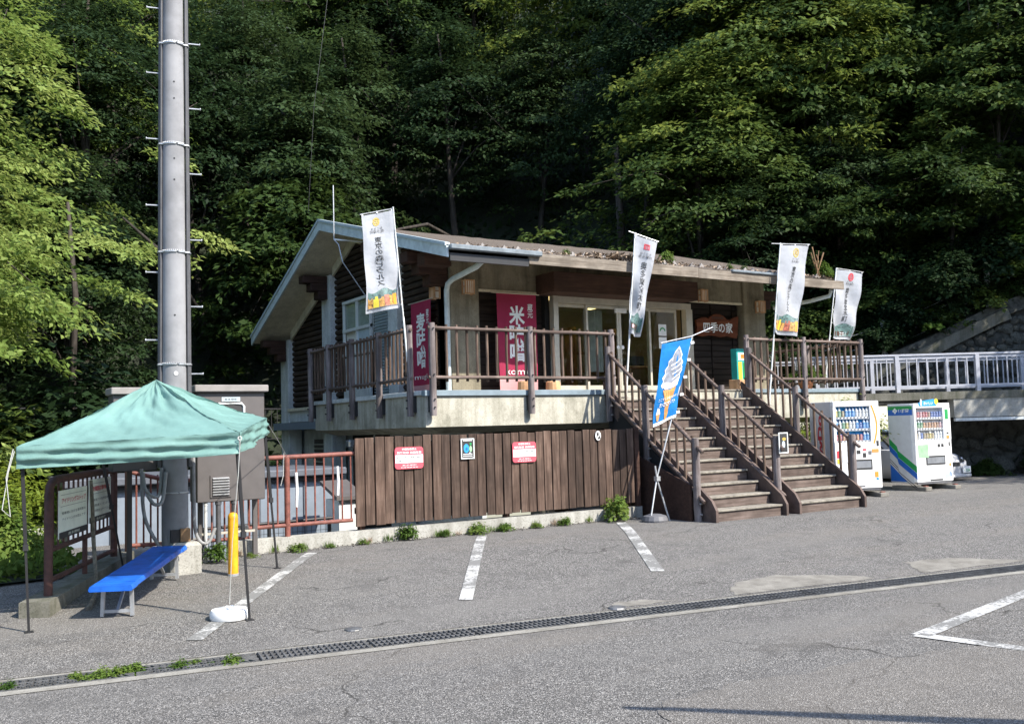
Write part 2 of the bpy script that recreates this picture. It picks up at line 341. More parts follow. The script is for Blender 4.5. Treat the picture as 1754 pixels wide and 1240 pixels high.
# ---------------------------------------------------------------- mesh builder and object helpers
WM = {}
class MB:
    def __init__(s): s.v = []; s.f = []
    def add(s, vs, fs):
        o = len(s.v); s.v += [tuple(p) for p in vs]; s.f += [tuple(i + o for i in q) for q in fs]; return s
    def box(s, lo, hi):
        x0, y0, z0 = lo; x1, y1, z1 = hi
        return s.add([(x0, y0, z0), (x1, y0, z0), (x1, y1, z0), (x0, y1, z0), (x0, y0, z1), (x1, y0, z1), (x1, y1, z1), (x0, y1, z1)],
                     [(3, 2, 1, 0), (4, 5, 6, 7), (0, 1, 5, 4), (1, 2, 6, 5), (2, 3, 7, 6), (3, 0, 4, 7)])
    def bevbox(s, lo, hi, b=0.01):
        """box with chamfered edges"""
        bm = bmesh.new(); bmesh.ops.create_cube(bm, size=1.0)
        for v in bm.verts:
            v.co = Vector([lo[i] + (v.co[i] + 0.5) * (hi[i] - lo[i]) for i in range(3)])
        bmesh.ops.bevel(bm, geom=bm.edges[:], offset=b, segments=1, affect='EDGES', profile=0.5)
        bm.verts.index_update()
        s.add([v.co[:] for v in bm.verts], [[v.index for v in f.verts] for f in bm.faces]); bm.free(); return s
    def curve(s, pts, r, n=9, k=6):
        """round tube along a smooth curve through the points"""
        P = [Vector(p) for p in pts]; P = [P[0] * 2 - P[1]] + P + [P[-1] * 2 - P[-2]]; out = []
        for i in range(1, len(P) - 2):
            a, b, c, d = P[i - 1:i + 3]
            for j in range(k):
                t = j / k; out.append(.5 * (2 * b + (c - a) * t + (2 * a - 5 * b + 4 * c - d) * t * t + (3 * b - a - 3 * c + d) * t ** 3))
        return s.tube(out + [P[-2]], r, n)
    def bar(s, p0, p1, w, h, up=(0, 0, 1)):
        """rectangular bar from p0 to p1; w across, h along up"""
        a = Vector(p0); b = Vector(p1); d = (b - a).normalized(); u = Vector(up)
        if abs(d.dot(u)) > 0.99: u = Vector((0, 1, 0))
        sd = d.cross(u).normalized(); u = sd.cross(d)
        vs = []
        for p in (a, b):
            for i, j in ((-1, -1), (1, -1), (1, 1), (-1, 1)): vs.append(p + sd * (i * w / 2) + u * (j * h / 2))
        return s.add(vs, [(3, 2, 1, 0), (4, 5, 6, 7), (0, 1, 5, 4), (1, 2, 6, 5), (2, 3, 7, 6), (3, 0, 4, 7)])
    def tube(s, pts, r, n=8, wob=0.0, cap=True):
        pts = [Vector(p) for p in pts]; k = len(pts); rr = r if isinstance(r, (list, tuple)) else [r] * k
        ref = None; vs = []
        for i, p in enumerate(pts):
            d = (pts[min(i + 1, k - 1)] - pts[max(i - 1, 0)]).normalized()
            if ref is None:
                ref = Vector((1, 0, 0)) if abs(d.x) < 0.8 else Vector((0, 1, 0))
            a = d.cross(ref).normalized(); b = d.cross(a)
            for j in range(n):
                t = 2 * math.pi * j / n; q = rr[i] * (1 + random.uniform(-wob, wob))
                vs.append(p + (a * math.cos(t) + b * math.sin(t)) * q)
        fs = [(i * n + j, i * n + (j + 1) % n, (i + 1) * n + (j + 1) % n, (i + 1) * n + j) for i in range(k - 1) for j in range(n)]
        if cap: fs += [tuple(range(n - 1, -1, -1)), tuple(range((k - 1) * n, k * n))]
        return s.add(vs, fs)
    def lathe(s, c, prof, n=20):
        """profile of (radius, z) turned about the vertical through c"""
        vs = [(c[0] + r * math.cos(2 * math.pi * j / n), c[1] + r * math.sin(2 * math.pi * j / n), c[2] + z) for r, z in prof for j in range(n)]
        k = len(prof)
        fs = [(i * n + j, i * n + (j + 1) % n, (i + 1) * n + (j + 1) % n, (i + 1) * n + j) for i in range(k - 1) for j in range(n)]
        fs += [tuple(range(n - 1, -1, -1)), tuple(range((k - 1) * n, k * n))]
        return s.add(vs, fs)
    def prism(s, poly, ext):
        """extrude a planar 3-D polygon by the vector ext"""
        n = len(poly); e = Vector(ext); a = [Vector(p) for p in poly]
        return s.add(a + [p + e for p in a], [tuple(range(n - 1, -1, -1)), tuple(range(n, 2 * n))] + [(i, (i + 1) % n, n + (i + 1) % n, n + i) for i in range(n)])
    def grid(s, fn, nu, nv):
        vs = [fn(i / nu, j / nv) for j in range(nv + 1) for i in range(nu + 1)]
        return s.add(vs, [(j * (nu + 1) + i, j * (nu + 1) + i + 1, (j + 1) * (nu + 1) + i + 1, (j + 1) * (nu + 1) + i) for j in range(nv) for i in range(nu)])
    def mesh(s, name, mat=None, smooth=False, inv=None):
        me = bpy.data.meshes.new(name)
        vs = [inv @ Vector(p) for p in s.v] if inv is not None else s.v
        me.from_pydata(vs, [], s.f)
        if mat: me.materials.append(MATS[mat])
        if smooth: me.polygons.foreach_set('use_smooth', [True] * len(me.polygons))
        me.update(); return me
    def build(s, name, mat, parent=None, smooth=False, world=True, label=None):
        inv = WM[parent].inverted() if (parent is not None and world) else None
        return link(name, s.mesh(name, mat, smooth, inv), parent, label=label)
def link(name, me, parent=None, loc=None, label=None):
    o = bpy.data.objects.new(name, me); col.objects.link(o)
    if parent is not None: o.parent = parent; WM[o] = WM[parent]
    else: WM[o] = Matrix()
    if loc is not None: o.location = loc
    if label: o['label'] = label
    return o
def tag(o, label, cat, group=None):
    o['label'] = label; o['category'] = cat
    if group: o['group'] = group
    return o
def thing(name, label, cat, loc=(0, 0, 0), rz=0.0, group=None):
    o = bpy.data.objects.new(name, None); col.objects.link(o)
    o.location = loc; o.rotation_euler = (0, 0, rz); o.empty_display_size = 0.2
    WM[o] = Matrix.Translation(loc) @ Matrix.Rotation(rz, 4, 'Z')
    return tag(o, label, cat, group)
def struct(name, mb, mat, smooth=False):
    o = mb.build(name, mat, None, smooth); o['kind'] = 'structure'; return o
def copy_tree(o, parent=None):
    c = o.copy(); col.objects.link(c)
    if parent is not None: c.parent = parent
    for ch in list(o.children): copy_tree(ch, c)
    return c
def smooth_angle(me, deg=35):
    me.polygons.foreach_set('use_smooth', [True] * len(me.polygons))
    try: me.set_sharp_from_angle(angle=R(deg))
    except Exception: pass
# text, turned into flat mesh lettering (the built-in font)
def text_verts(body, size=1.0, offset=0.0, spacing=1.0, line=1.0, align='CENTER'):
    c = bpy.data.curves.new('lettering', 'FONT'); c.body = body; c.size = size; c.align_x = align; c.align_y = 'CENTER'
    c.offset = offset; c.space_character = spacing; c.space_line = line; c.resolution_u = 2; c.fill_mode = 'FRONT'
    o = bpy.data.objects.new('lettering', c); col.objects.link(o)
    dg = bpy.context.evaluated_depsgraph_get()
    me = bpy.data.meshes.new_from_object(o.evaluated_get(dg))
    vs = [v.co.copy() for v in me.vertices]; fs = [tuple(p.vertices) for p in me.polygons]
    bpy.data.objects.remove(o); bpy.data.curves.remove(c); bpy.data.meshes.remove(me)
    return vs, fs
def lettering(parent, body, origin, xd, yd, w=None, h=None, mat='black_print', name='lettering', vertical=False, offset=0.0, world=True, fit=None):
    """flat lettering fitted to a w by h field centred at origin"""
    if vertical: body = '\n'.join(body)
    vs, fs = text_verts(body, 1.0, offset, line=0.95 if vertical else 1.0)
    if not vs: return None
    x0 = min(v.x for v in vs); x1 = max(v.x for v in vs); y0 = min(v.y for v in vs); y1 = max(v.y for v in vs)
    sx = w / (x1 - x0) if w else None; sy = h / (y1 - y0) if h else None
    sx = sx or sy; sy = sy or sx
    if fit is not None:
        pts = [fit((v.x - (x0 + x1) / 2) * sx, (v.y - (y0 + y1) / 2) * sy) for v in vs]
    else:
        xd = Vector(xd).normalized(); yd = Vector(yd).normalized(); o = Vector(origin)
        pts = [o + xd * ((v.x - (x0 + x1) / 2) * sx) + yd * ((v.y - (y0 + y1) / 2) * sy) for v in vs]
    m = MB(); m.add(pts, fs)
    return m.build(name, mat, parent, world=world)
# ---------------------------------------------------------------- the lie of the land
P0 = (0.57, 8.66); ND = (0.163, 0.987)            # the drain line and its normal towards the shop
def ground(x, y):
    s = (x - P0[0]) * ND[0] + (y - P0[1]) * ND[1]
    if s > 0: return -0.25 + 0.055 * min(s, 4.55)
    return -0.25 - 0.012 * s
def drain_pt(t, off=0.0): return (P0[0] + 0.987 * t + ND[0] * off, P0[1] - 0.163 * t + ND[1] * off)
# ================================================================ THE SETTING
def columns_sheet(mb, xs, ys_of, zf):
    cols = [[(x, y, zf(x, y)) for y in ys_of(x)] for x in xs]
    k = len(cols[0])
    mb.add([p for c in cols for p in c], [(i * k + j, (i + 1) * k + j, (i + 1) * k + j + 1, i * k + j + 1) for i in range(len(xs) - 1) for j in range(k - 1)])
def y_at(x, s): return P0[1] + (s - (x - P0[0]) * ND[0]) / ND[1]
lot = MB()
columns_sheet(lot, [-60, -30, -10, 0, 5, 10, 15, 25, 45, 80], lambda x: [-70, -20, -5, y_at(x, -2) if y_at(x, -2) > -4 else -4, y_at(x, -0.24)], lambda x, y: ground(x, y))
def north(x0, x1, top):
    n = max(2, int((x1 - x0) / 1.5)); xs = [x0 + (x1 - x0) * i / n for i in range(n + 1)]
    columns_sheet(lot, xs, lambda x: [y_at(x, 0.24), y_at(x, 2.2), min(y_at(x, 4.5), top - 0.2), min(y_at(x, 4.7), top - 0.1), top], ground)
north(-30, 3.4, 16.6); north(3.4, 11.2, 13.42); north(11.2, 80, 24.0)
struct('parking_lot', lot, 'asphalt')
# pale worn patches of mortar beside the drain
def flat_patch(name, pts, mat, dz=0.004):
    m = MB(); m.add([(x, y, ground(x, y) + dz) for x, y in pts], [tuple(range(len(pts)))]); return struct(name, m, mat)
def ragged(pts, n=5, amp=0.05):
    out = []
    for i, a in enumerate(pts):
        b = pts[(i + 1) % len(pts)]
        for k in range(n):
            t = k / n; out.append((a[0] + (b[0] - a[0]) * t + random.uniform(-amp, amp), a[1] + (b[1] - a[1]) * t + random.uniform(-amp, amp)))
    return out
flat_patch('mortar_patch', ragged([drain_pt(7.2, 0.3), drain_pt(9.3, 0.3), drain_pt(9.0, 0.62), drain_pt(8.3, 0.95), drain_pt(7.5, 0.75)], 6, 0.04), 'patch')
flat_patch('mortar_patch', ragged([drain_pt(10.0, 0.3), drain_pt(11.9, 0.3), drain_pt(11.2, 0.85), drain_pt(10.3, 0.9)], 6, 0.04), 'patch')
flat_patch('mortar_patch', ragged([drain_pt(5.6, 0.3), drain_pt(6.5, 0.3), drain_pt(6.2, 0.5), drain_pt(5.8, 0.5)], 6, 0.03), 'patch')
apl = MB(); pts = ragged([(4.25, 5.05), (5.0, 5.12), (6.2, 5.0), (7.3, 4.75), (8.6, 4.4), (12, 3.2), (12, 0), (3.0, 0), (3.9, 4.5)], 7, .06)
apl.add([(x, y, ground(x, y) + .005) for x, y in pts], [tuple(range(len(pts)))]); struct('asphalt_patch', apl, 'asphalt_tan')
# painted bay lines
def paint_line(a, b, w=0.15, name='bay_line'):
    a = Vector(a); b = Vector(b); d = (b - a).normalized(); s = Vector((-d.y, d.x)) * w / 2
    n = max(3, int((b - a).length / 0.3)); m = MB(); vs = []
    for i in range(n + 1):
        p = a + (b - a) * i / n
        for k in (-1, 1):
            q = p + s * k; vs.append((q.x, q.y, ground(q.x, q.y) + 0.008))
    m.add(vs, [(2 * i, 2 * i + 2, 2 * i + 3, 2 * i + 1) for i in range(n)]); return struct(name, m, 'line_paint')
paint_line((4.73, 12.95), (2.2, 9.2)); paint_line((7.53, 13.0), (5.1, 9.2)); paint_line((10.27, 12.96), (7.85, 9.2), 0.17)
paint_line((7.45, 5.26), (10.6, 5.92), 0.17); paint_line((7.45, 5.3), (7.95, 2.6), 0.17)
# drain channel: two mortar lips, a trench and steel gratings
tr = MB()
for o0, o1 in ((0.17, 0.30), (-0.30, -0.17)):
    pts0 = [drain_pt(t, o0) for t in range(-6, 42, 2)]; pts1 = [drain_pt(t, o1) for t in range(-6, 42, 2)]
    for i in range(len(pts0) - 1):
        q = [pts0[i], pts0[i + 1], pts1[i + 1], pts1[i]]
        tr.add([(x, y, -0.241) for x, y in q], [(3, 2, 1, 0)])
        e = (pts0 if o0 == 0.17 else pts1); tr.add([(e[i][0], e[i][1], -0.241), (e[i + 1][0], e[i + 1][1], -0.241), (e[i + 1][0], e[i + 1][1], -0.5), (e[i][0], e[i][1], -0.5)], [(0, 1, 2, 3)])
a, b, c, d = drain_pt(-6, -0.17), drain_pt(40, -0.17), drain_pt(40, 0.17), drain_pt(-6, 0.17)
tr.add([(*a, -0.45), (*b, -0.45), (*c, -0.45), (*d, -0.45)], [(0, 1, 2, 3)])
struct('drain_channel', tr, 'concrete_drain')
dang = math.atan2(-0.163, 0.987)
gr = MB()                                           # one grating, a metre long, lying along local x
for k in range(4): gr.box((0.005, -0.165 + k * 0.105, -0.03), (0.99, -0.15 + k * 0.105, 0.0))
n = 20
for k in range(n): gr.box((0.01 + k * 0.049, -0.165, -0.026), (0.022 + k * 0.049, 0.165, 0.004))
g0 = thing('drain_grating', 'long steel grating with three rows of slots over the drain channel', 'drain cover', (*drain_pt(0, 0), -0.236), 0, None)
gm = gr.mesh('grating_panel', 'steel_grate')
gr2 = MB()
for k in range(4): gr2.box((0.005, -0.165 + k * 0.105, -0.03), (0.99, -0.155 + k * 0.105, 0.0))
for k in range(-3, 20):
    for sg in (1, -1):
        x0 = 0.01 + k * 0.055; x1 = x0 + 0.19
        p = [(x0, -0.16 * sg, -0.01), (x1, 0.16 * sg, -0.01)]
        if x0 < 0 or x1 > 0.99: continue
        gr2.bar(p[0], p[1], 0.008, 0.016)
gm2 = gr2.mesh('grating_panel', 'steel_grate')
for t in range(-2, 14):
    x, y = drain_pt(t, 0); o = link('grating_panel', gm2 if t < 2 else gm, g0)
    o.matrix_local = WM[g0].inverted() @ Matrix.Translation((x, y, -0.236)) @ Matrix.Rotation(dang, 4, 'Z')
gs = MB()
for t in range(14, 30):
    mt = Matrix.Translation((*drain_pt(t, 0), -0.236)) @ Matrix.Rotation(dang, 4, 'Z'); gs.add([mt @ Vector(v) for v in gr.v], gr.f)
gs.build('far_grating', 'steel_grate', g0)['kind'] = 'stuff'
# kerb wall below the fence, lower yard, path, grass ground
kb = MB(); kb.box((3.72, 13.43, -1.4), (11.15, 13.66, 0.2)); 
kbo = struct('kerb_wall', kb, 'concrete')
struct('lower_yard', MB().box((3.4, 13.66, -1.5), (11.2, 34, -1.3)), 'concrete_moss')
struct('path', MB().add([(1.75, 12.7, -.03), (3.35, 13.3, -.02), (4.1, 16.2, 0.012), (2.9, 16.2, 0.012)], [(0, 1, 2, 3)]), 'patch')
gg = MB(); columns_sheet(gg, [-30, -10, 0, 1.55], lambda x: [12.75 if x < 1 else 12.9, 14, 18, 24, 32], lambda x, y: 0.02 + max(0, (y - 15)) * -0.03)
struct('grass_ground', gg, 'hill_soil')
bk = MB(); p = Vector((1.03, 10.98, 0)); q = Vector((2.42, 14.1, 0)); bk.bar((p.x, p.y, -0.07), (q.x, q.y, 0.02), 0.3, 0.22)
tag(bk.build('kerb_block', 'concrete_moss', None), 'long weathered concrete kerb block under the rusty sign railing', 'kerb')
# hillside: a sheet that climbs away behind the shop and comes forward on both sides
TOE = [(-60, 4, 0.2), (-34, 14, 0.2), (-16, 24, 0.0), (-4, 30, -0.6), (9, 31, -1.0), (17, 27, 0.8), (21.5, 21.3, 2.3), (24.5, 18.8, 3.2), (28.7, 16.2, 5.3), (36, 11.6, 7.2), (50, 3.5, 8.5), (80, -12, 9)]
def toe(u):
    k = min(int(u), len(TOE) - 2); t = u - k; a = Vector(TOE[k]); b = Vector(TOE[k + 1]); return a.lerp(b, t)
def toe_n(u):
    d = (toe(min(u + 0.3, len(TOE) - 1.001)) - toe(max(u - 0.3, 0))); n = Vector((-d.y, d.x, 0)); return n.normalized()
def hill(u, v):
    p = toe(u) + toe_n(u) * v
    w = 0.35 * math.sin(p.x * 0.9 + p.y * 0.4) + 0.3 * math.sin(p.y * 1.3 - p.x * 0.5) + 0.15 * math.sin(p.x * 2.7)
    return Vector((p.x, p.y, p.z + v * 0.82 - max(0, v - 25) * 0.1 + w * min(1, v / 3)))
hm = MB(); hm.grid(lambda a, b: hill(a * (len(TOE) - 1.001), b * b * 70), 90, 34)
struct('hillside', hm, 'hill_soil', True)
# ---------------------------------------------------------------- the shop
SHOP = thing('wooden_shop', 'low wooden shop with concrete pillars, dark boards and worn brown roof', 'building', (9.1, 16.8, 2.38))
def roof_z(y): return 5.02 + (y - 15.0) * 0.268 if y <= 21.4 else 5.02 + 6.4 * 0.268 - (y - 21.4) * 0.414
XR0, XR1 = 8.1, 18.95
prof = [(15.0, roof_z(15.0)), (21.4, roof_z(21.4)), (26.9, roof_z(26.9))]
rf = MB()
nx, ny = 44, 10
def rfn(y0, y1):
    def f(a, b):
        x = XR0 + (XR1 - XR0) * a; y = y0 + (y1 - y0) * b
        return (x, y, roof_z(y) + 0.02 * math.sin(x * 1.7) * (1 - abs(2 * b - 1)) + random.uniform(-.008, .008) - 0.03 * math.sin(math.pi * a))
    return f
rf.grid(rfn(15.0, 21.4), nx, ny); rf.grid(rfn(21.4, 26.9), nx, ny)
for y0, y1 in ((15.02, 21.4), (21.4, 26.88)):
    z0, z1 = roof_z(y0) - 0.14, roof_z(y1) - 0.14
    rf.add([(XR0 + .03, y0, z0), (XR1, y0, z0), (XR1, y1, z1), (XR0 + .03, y1, z1)], [(3, 2, 1, 0)])
roof = rf.build('roof', 'shingle', SHOP)
so = MB()
for y0, y1 in ((15.06, 21.4), (21.4, 26.85)):
    z0, z1 = roof_z(y0) - 0.145, roof_z(y1) - 0.145
    so.add([(XR0 + .03, y0, z0), (XR1 - .02, y0, z0), (XR1 - .02, y1, z1), (XR0 + .03, y1, z1),
            (XR0 + .03, y0, z0 - .05), (XR1 - .02, y0, z0 - .05), (XR1 - .02, y1, z1 - .05), (XR0 + .03, y1, z1 - .05)],
           [(7, 6, 5, 4), (0, 1, 5, 4), (1, 2, 6, 5), (2, 3, 7, 6), (3, 0, 4, 7)])
so.build('soffit', 'soffit', roof)
for y0, y1 in ((14.98, 21.4), (21.4, 26.92)):         # pale barge boards on the gable
    for x in (XR0 - 0.02,):
        m = MB(); z0, z1 = roof_z(y0), roof_z(y1)
        m.prism([(x, y0, z0 + .02), (x, y1, z1 + .02), (x, y1, z1 - .21), (x, y0, z0 - .21)], (0.045, 0, 0)); m.build('barge_board', 'rake_white', roof)
        m = MB(); m.prism([(x - .03, y0, z0 + .06), (x - .03, y1, z1 + .06), (x - .03, y1, z1 - .0), (x - .03, y0, z0 - .0)], (0.1, 0, 0)); m.build('edge_trim', 'pale_metal', roof)
m = MB(); m.box((9.85, 14.94, 4.79), (14.2, 15.0, 5.0)); m.build('fascia_board', 'fascia_wood', roof)
m = MB(); m.box((14.21, 14.945, 4.785), (18.95, 15.0, 4.985)); m.build('fascia_board', 'fascia_wood', roof)
m = MB(); m.box((8.14, 14.95, 4.74), (9.84, 15.0, 4.88)); m.build('fascia_board', 'black_metal', roof, label='short dark eave board at the gable corner')
m = MB(); m.bevbox((8.1, 14.84, 4.93), (10.1, 14.96, 5.03), .02); m.build('gutter', 'gutter_metal', roof)
m = MB(); m.bevbox((15.2, 14.9, 4.97), (17.3, 14.99, 5.03), .015); m.build('gutter', 'gutter_metal', roof)
for i in range(26):                                   # snow guards, little pale triangles above the eave
    x = 8.6 + i * 0.4; y = 15.1 + (i % 2) * 0.14; z = roof_z(y)
    m = MB(); m.add([(x - .085, y, z + .005), (x + .085, y, z + .005), (x, y + .01, z + .1), (x, y + .16, z + .04)], [(0, 1, 2), (1, 3, 2), (3, 0, 2)]); m.build('snow_guard', 'cabinet_cap', roof)
# columns: the front corner pillar, the three gable columns and the right pillar
def pillar(x0, y0, x1, y1, z0, z1, mat='concrete_wall', name='pillar', par=SHOP):
    m = MB(); m.bevbox((x0, y0, z0), (x1, y1, z1), .012); return m.build(name, mat, par)
pillar(9.12, 16.8, 9.8, 17.3, 2.38, 5.2); pillar(17.45, 16.8, 18.2, 17.3, 2.38, 5.2)
for y0, y1 in ((18.92, 19.4), (22.9, 23.5), (26.2, 26.85)):
    zt = roof_z((y0 + y1) / 2) - 0.26
    pillar(8.92, y0, 9.3, y1, -1.3, zt, 'concrete_pale', 'column')
# front wall: concrete band over the bays
m = MB(); m.bevbox((9.8, 16.86, 4.55), (11.62, 17.2, 5.4), .01); m.build('lintel', 'concrete_wall', SHOP)
m = MB(); m.bevbox((15.62, 16.86, 4.6), (17.45, 17.2, 5.4), .01); m.build('lintel', 'concrete_wall', SHOP)
m = MB(); m.bevbox((11.62, 16.86, 4.6), (15.62, 17.2, 5.4), .01); m.build('lintel', 'concrete_wall', SHOP)
m = MB(); m.box((9.8, 16.83, 4.52), (11.6, 16.9, 4.57)); m.build('lintel_trim', 'soffit', SHOP)
m = MB(); m.box((15.65, 16.83, 4.57), (17.44, 16.9, 4.62)); m.build('lintel_trim', 'soffit', SHOP)
# dark boards in the two front bays
def boards(x0, x1, z0, z1, y, mat='siding_front', pitch=0.145):
    k = int((z1 - z0) / pitch)
    for i in range(k):
        z = z0 + (z1 - z0) * i / k; h = (z1 - z0) / k
        m = MB(); m.bevbox((x0, y + random.uniform(0, .006), z + .005), (x1, y + .035, z + h - .005), .008); m.build('siding_board', mat, SHOP)
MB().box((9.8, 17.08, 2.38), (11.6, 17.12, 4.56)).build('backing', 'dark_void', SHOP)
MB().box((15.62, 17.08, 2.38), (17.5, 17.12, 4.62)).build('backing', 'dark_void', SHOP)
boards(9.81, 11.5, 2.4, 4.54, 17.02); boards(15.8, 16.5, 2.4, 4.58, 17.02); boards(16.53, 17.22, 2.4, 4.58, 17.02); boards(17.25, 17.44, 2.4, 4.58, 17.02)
# gable wall: half-round dark boards between the columns, cut to the roof slope
def gable_bay(y0, y1, zb, skip=None):
    pitch = 0.145; z = zb
    while z < 7:
        ya, yb = y0, y1
        zt = z + pitch - 0.012
        def zmax(y): return roof_z(y) - 0.22
        while ya < yb and zmax(ya) < zt: ya += 0.02
        while yb > ya and zmax(yb) < zt: yb -= 0.02
        segs = [(ya, yb)]
        if skip and not (zt < skip[2] or z > skip[3]):
            segs = [(ya, min(yb, skip[0])), (max(ya, skip[1]), yb)]
        for a, b in segs:
            if b - a > 0.05:
                m = MB(); h = pitch - 0.01
                poly = [(9.1, a, z), (9.055, a, z + .02), (9.035, a, z + h * .5), (9.055, a, z + h - .02), (9.1, a, z + h)]
                m.prism(poly, (0, b - a, 0)); m.build('siding_board', 'siding', SHOP)
        z += pitch
WIN = (20.5, 22.3, 2.7, 4.95)
gable_bay(17.3, 18.9, 2.42); gable_bay(19.42, 22.88, 2.42, (19.5, 22.3, 2.42, 4.95)); gable_bay(23.52, 26.18, 2.42)
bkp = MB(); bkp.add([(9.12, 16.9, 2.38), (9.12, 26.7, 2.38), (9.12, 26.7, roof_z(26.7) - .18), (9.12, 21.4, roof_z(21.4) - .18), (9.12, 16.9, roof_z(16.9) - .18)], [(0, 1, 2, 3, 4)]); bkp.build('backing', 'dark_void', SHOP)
for y in (18.0, 21.2, 24.6):
    pass
# pale sloping trim boards under the soffit where it meets the gable wall
for y0, y1 in ((19.45, 21.4), (21.4, 22.88), (23.55, 26.15)):
    z0, z1 = roof_z(y0) - .2, roof_z(y1) - .2
    m = MB(); m.prism([(8.98, y0, z0), (8.98, y1, z1), (8.98, y1, z1 - .24), (8.98, y0, z0 - .24)], (.05, 0, 0)); m.build('gable_trim', 'soffit', SHOP)
# gable window, louvred shutter and door leaf
WN = MB().box((9.09, 20.55, 3.55), (9.1, 22.25, 4.92)).build('window', 'room_white', SHOP)
fm = MB()
for y in (20.55, 21.38, 22.2): fm.box((9.0, y, 3.55), (9.06, y + .06, 4.92))
for z in (3.55, 4.15, 4.86): fm.box((8.99, 20.55, z), (9.065, 22.26, z + .07))
fm.build('frame', 'alu_white', WN)
MB().box((9.05, 21.44, 4.22), (9.055, 22.2, 4.86)).build('pane', 'window_glass', WN); MB().box((9.05, 20.61, 4.22), (9.055, 21.38, 4.86)).build('pane', 'window_glass', WN)
MB().box((9.04, 20.61, 3.62), (9.05, 21.38, 4.15)).build('lower_panel', 'pale_metal', WN)
m = MB(); m.bevbox((8.98, 20.58, 2.42), (9.05, 22.2, 3.5), .01); m.build('wall_panel', 'concrete_pale', SHOP)
LV = MB().box((9.08, 19.45, 2.45), (9.1, 20.45, 4.9)).build('louvre_shutter', 'pale_metal', SHOP)
for i in range(34):
    z = 2.5 + i * 0.07; MB().bar((9.04, 19.5, z), (9.04, 20.4, z), .06, .012, (0.6, 0, 1)).build('slat', 'pale_metal', LV)
# stepped dark brackets carrying the roof over each column
for y, z0 in ((19.16, None), (23.2, None), (26.5, None)):
    zt = roof_z(y) - 0.28
    m = MB()
    for k, (xa) in enumerate((8.26, 8.46, 8.66)): m.bevbox((xa, y - .17, zt - .2 * (k + 1)), (8.91 - k * .001, y + .17, zt - .2 * k - .003), .012)
    m.build('roof_bracket', 'brown_beam', SHOP)
m = MB(); zt = roof_z(17.0) - .3
for k, xa in enumerate((8.2, 8.45, 8.7)): m.bevbox((xa, 16.86, zt - .22 * (k + 1)), (9.115, 17.2, zt - .22 * k - .003), .012)
m.build('roof_bracket', 'brown_beam', SHOP)
m = MB(); m.bevbox((8.3, 16.3, roof_z(16.4) - .5), (8.9, 16.62, roof_z(16.4) - .24), .012); m.build('roof_bracket', 'brown_beam', SHOP)
m = MB(); m.bevbox((18.21, 16.85, 4.75), (18.75, 17.15, 4.98), .012); m.bevbox((18.21, 16.86, 4.52), (18.5, 17.14, 4.745), .012); m.build('roof_bracket', 'brown_beam', SHOP)
# side walls and back
MB().box((18.1, 17.31, 2.38), (18.2, 26.5, 5.2)).build('side_wall', 'concrete_wall', SHOP)
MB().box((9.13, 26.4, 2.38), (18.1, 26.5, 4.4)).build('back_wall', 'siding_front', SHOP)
# dark box over the doors
m = MB(); m.bevbox((11.25, 16.15, 4.5), (15.32, 16.85, 4.93), .01); m.build('shutter_box', 'brown_beam', SHOP)
# door frame, sliding doors
DF = MB()
DF.box((11.66, 16.72, 4.36), (15.6, 16.86, 4.5)); DF.box((11.6, 16.7, 2.38), (11.72, 16.86, 4.5)); DF.box((15.42, 16.7, 2.38), (15.62, 16.86, 4.36)); DF.box((11.72, 16.72, 2.38), (15.42, 16.86, 2.43))
DF.build('door_frame', 'alu', SHOP)
MB().box((11.5, 16.9, 2.38), (11.62, 17.1, 4.56)).build('jamb', 'dark_void', SHOP)
def door(x0, x1, y, name, fixed=False):
    m = MB(); w = .055
    m.box((x0, y, 2.45), (x0 + w, y + .04, 4.35)); m.box((x1 - w, y, 2.45), (x1, y + .04, 4.35)); m.box((x0 + w, y, 4.28), (x1 - w, y + .04, 4.35)); m.box((x0 + w, y, 2.45), (x1 - w, y + .04, 2.56))
    d = m.build(name, 'alu', SHOP)
    MB().box((x0 + w, y + .016, 2.56), (x1 - w, y + .022, 4.28)).build('pane', 'window_glass', d)
    return d
door(11.74, 12.55, 16.8, 'side_light'); d2 = door(12.5, 13.42, 16.75, 'sliding_door'); d3 = door(13.43, 14.36, 16.75, 'sliding_door'); door(14.3, 15.2, 16.8, 'side_light')
for x, d in ((13.37, d2), (13.5, d3)):
    m = MB(); m.lathe((0, 0, 0), [(.035, 0), (.045, .008), (.03, .014)], 12); m2 = MB(); m2.add([(x + a, 16.745 - c, 3.42 + b) for a, b, c in m.v], m.f); m2.build('handle', 'white_plastic', d)
m = MB(); m.box((13.3, 16.7, 4.2), (13.62, 16.75, 4.3)); m.build('sensor', 'white_plastic', SHOP)
# the room behind the glass
rm = MB(); rm.box((10.2, 22.0, 2.4), (17.8, 22.1, 4.95)); rm.box((10.1, 17.3, 2.4), (10.2, 22.1, 4.95)); rm.box((17.8, 17.3, 2.4), (17.9, 22.1, 4.95)); rm.build('room_wall', 'room_wall', SHOP)
MB().box((10.1, 17.2, 4.95), (17.9, 22.1, 5.0)).build('ceiling', 'room_white', SHOP)
MB().box((9.3, 17.15, 2.3), (18.0, 26.3, 2.385)).build('floor', 'furniture_wood', SHOP)
for x in (13.2, 15.4):
    m = MB(); m.box((x, 18.2, 4.82), (x + .12, 20.6, 4.9)); m.build('tube_lamp', 'tube_light', SHOP)
m = MB(); m.grid(lambda a, b: (13.0 + a * .42, 17.35 + .05 * math.sin(a * 28), 2.9 + b * 1.42), 24, 2); m.build('curtain', 'curtain', SHOP)
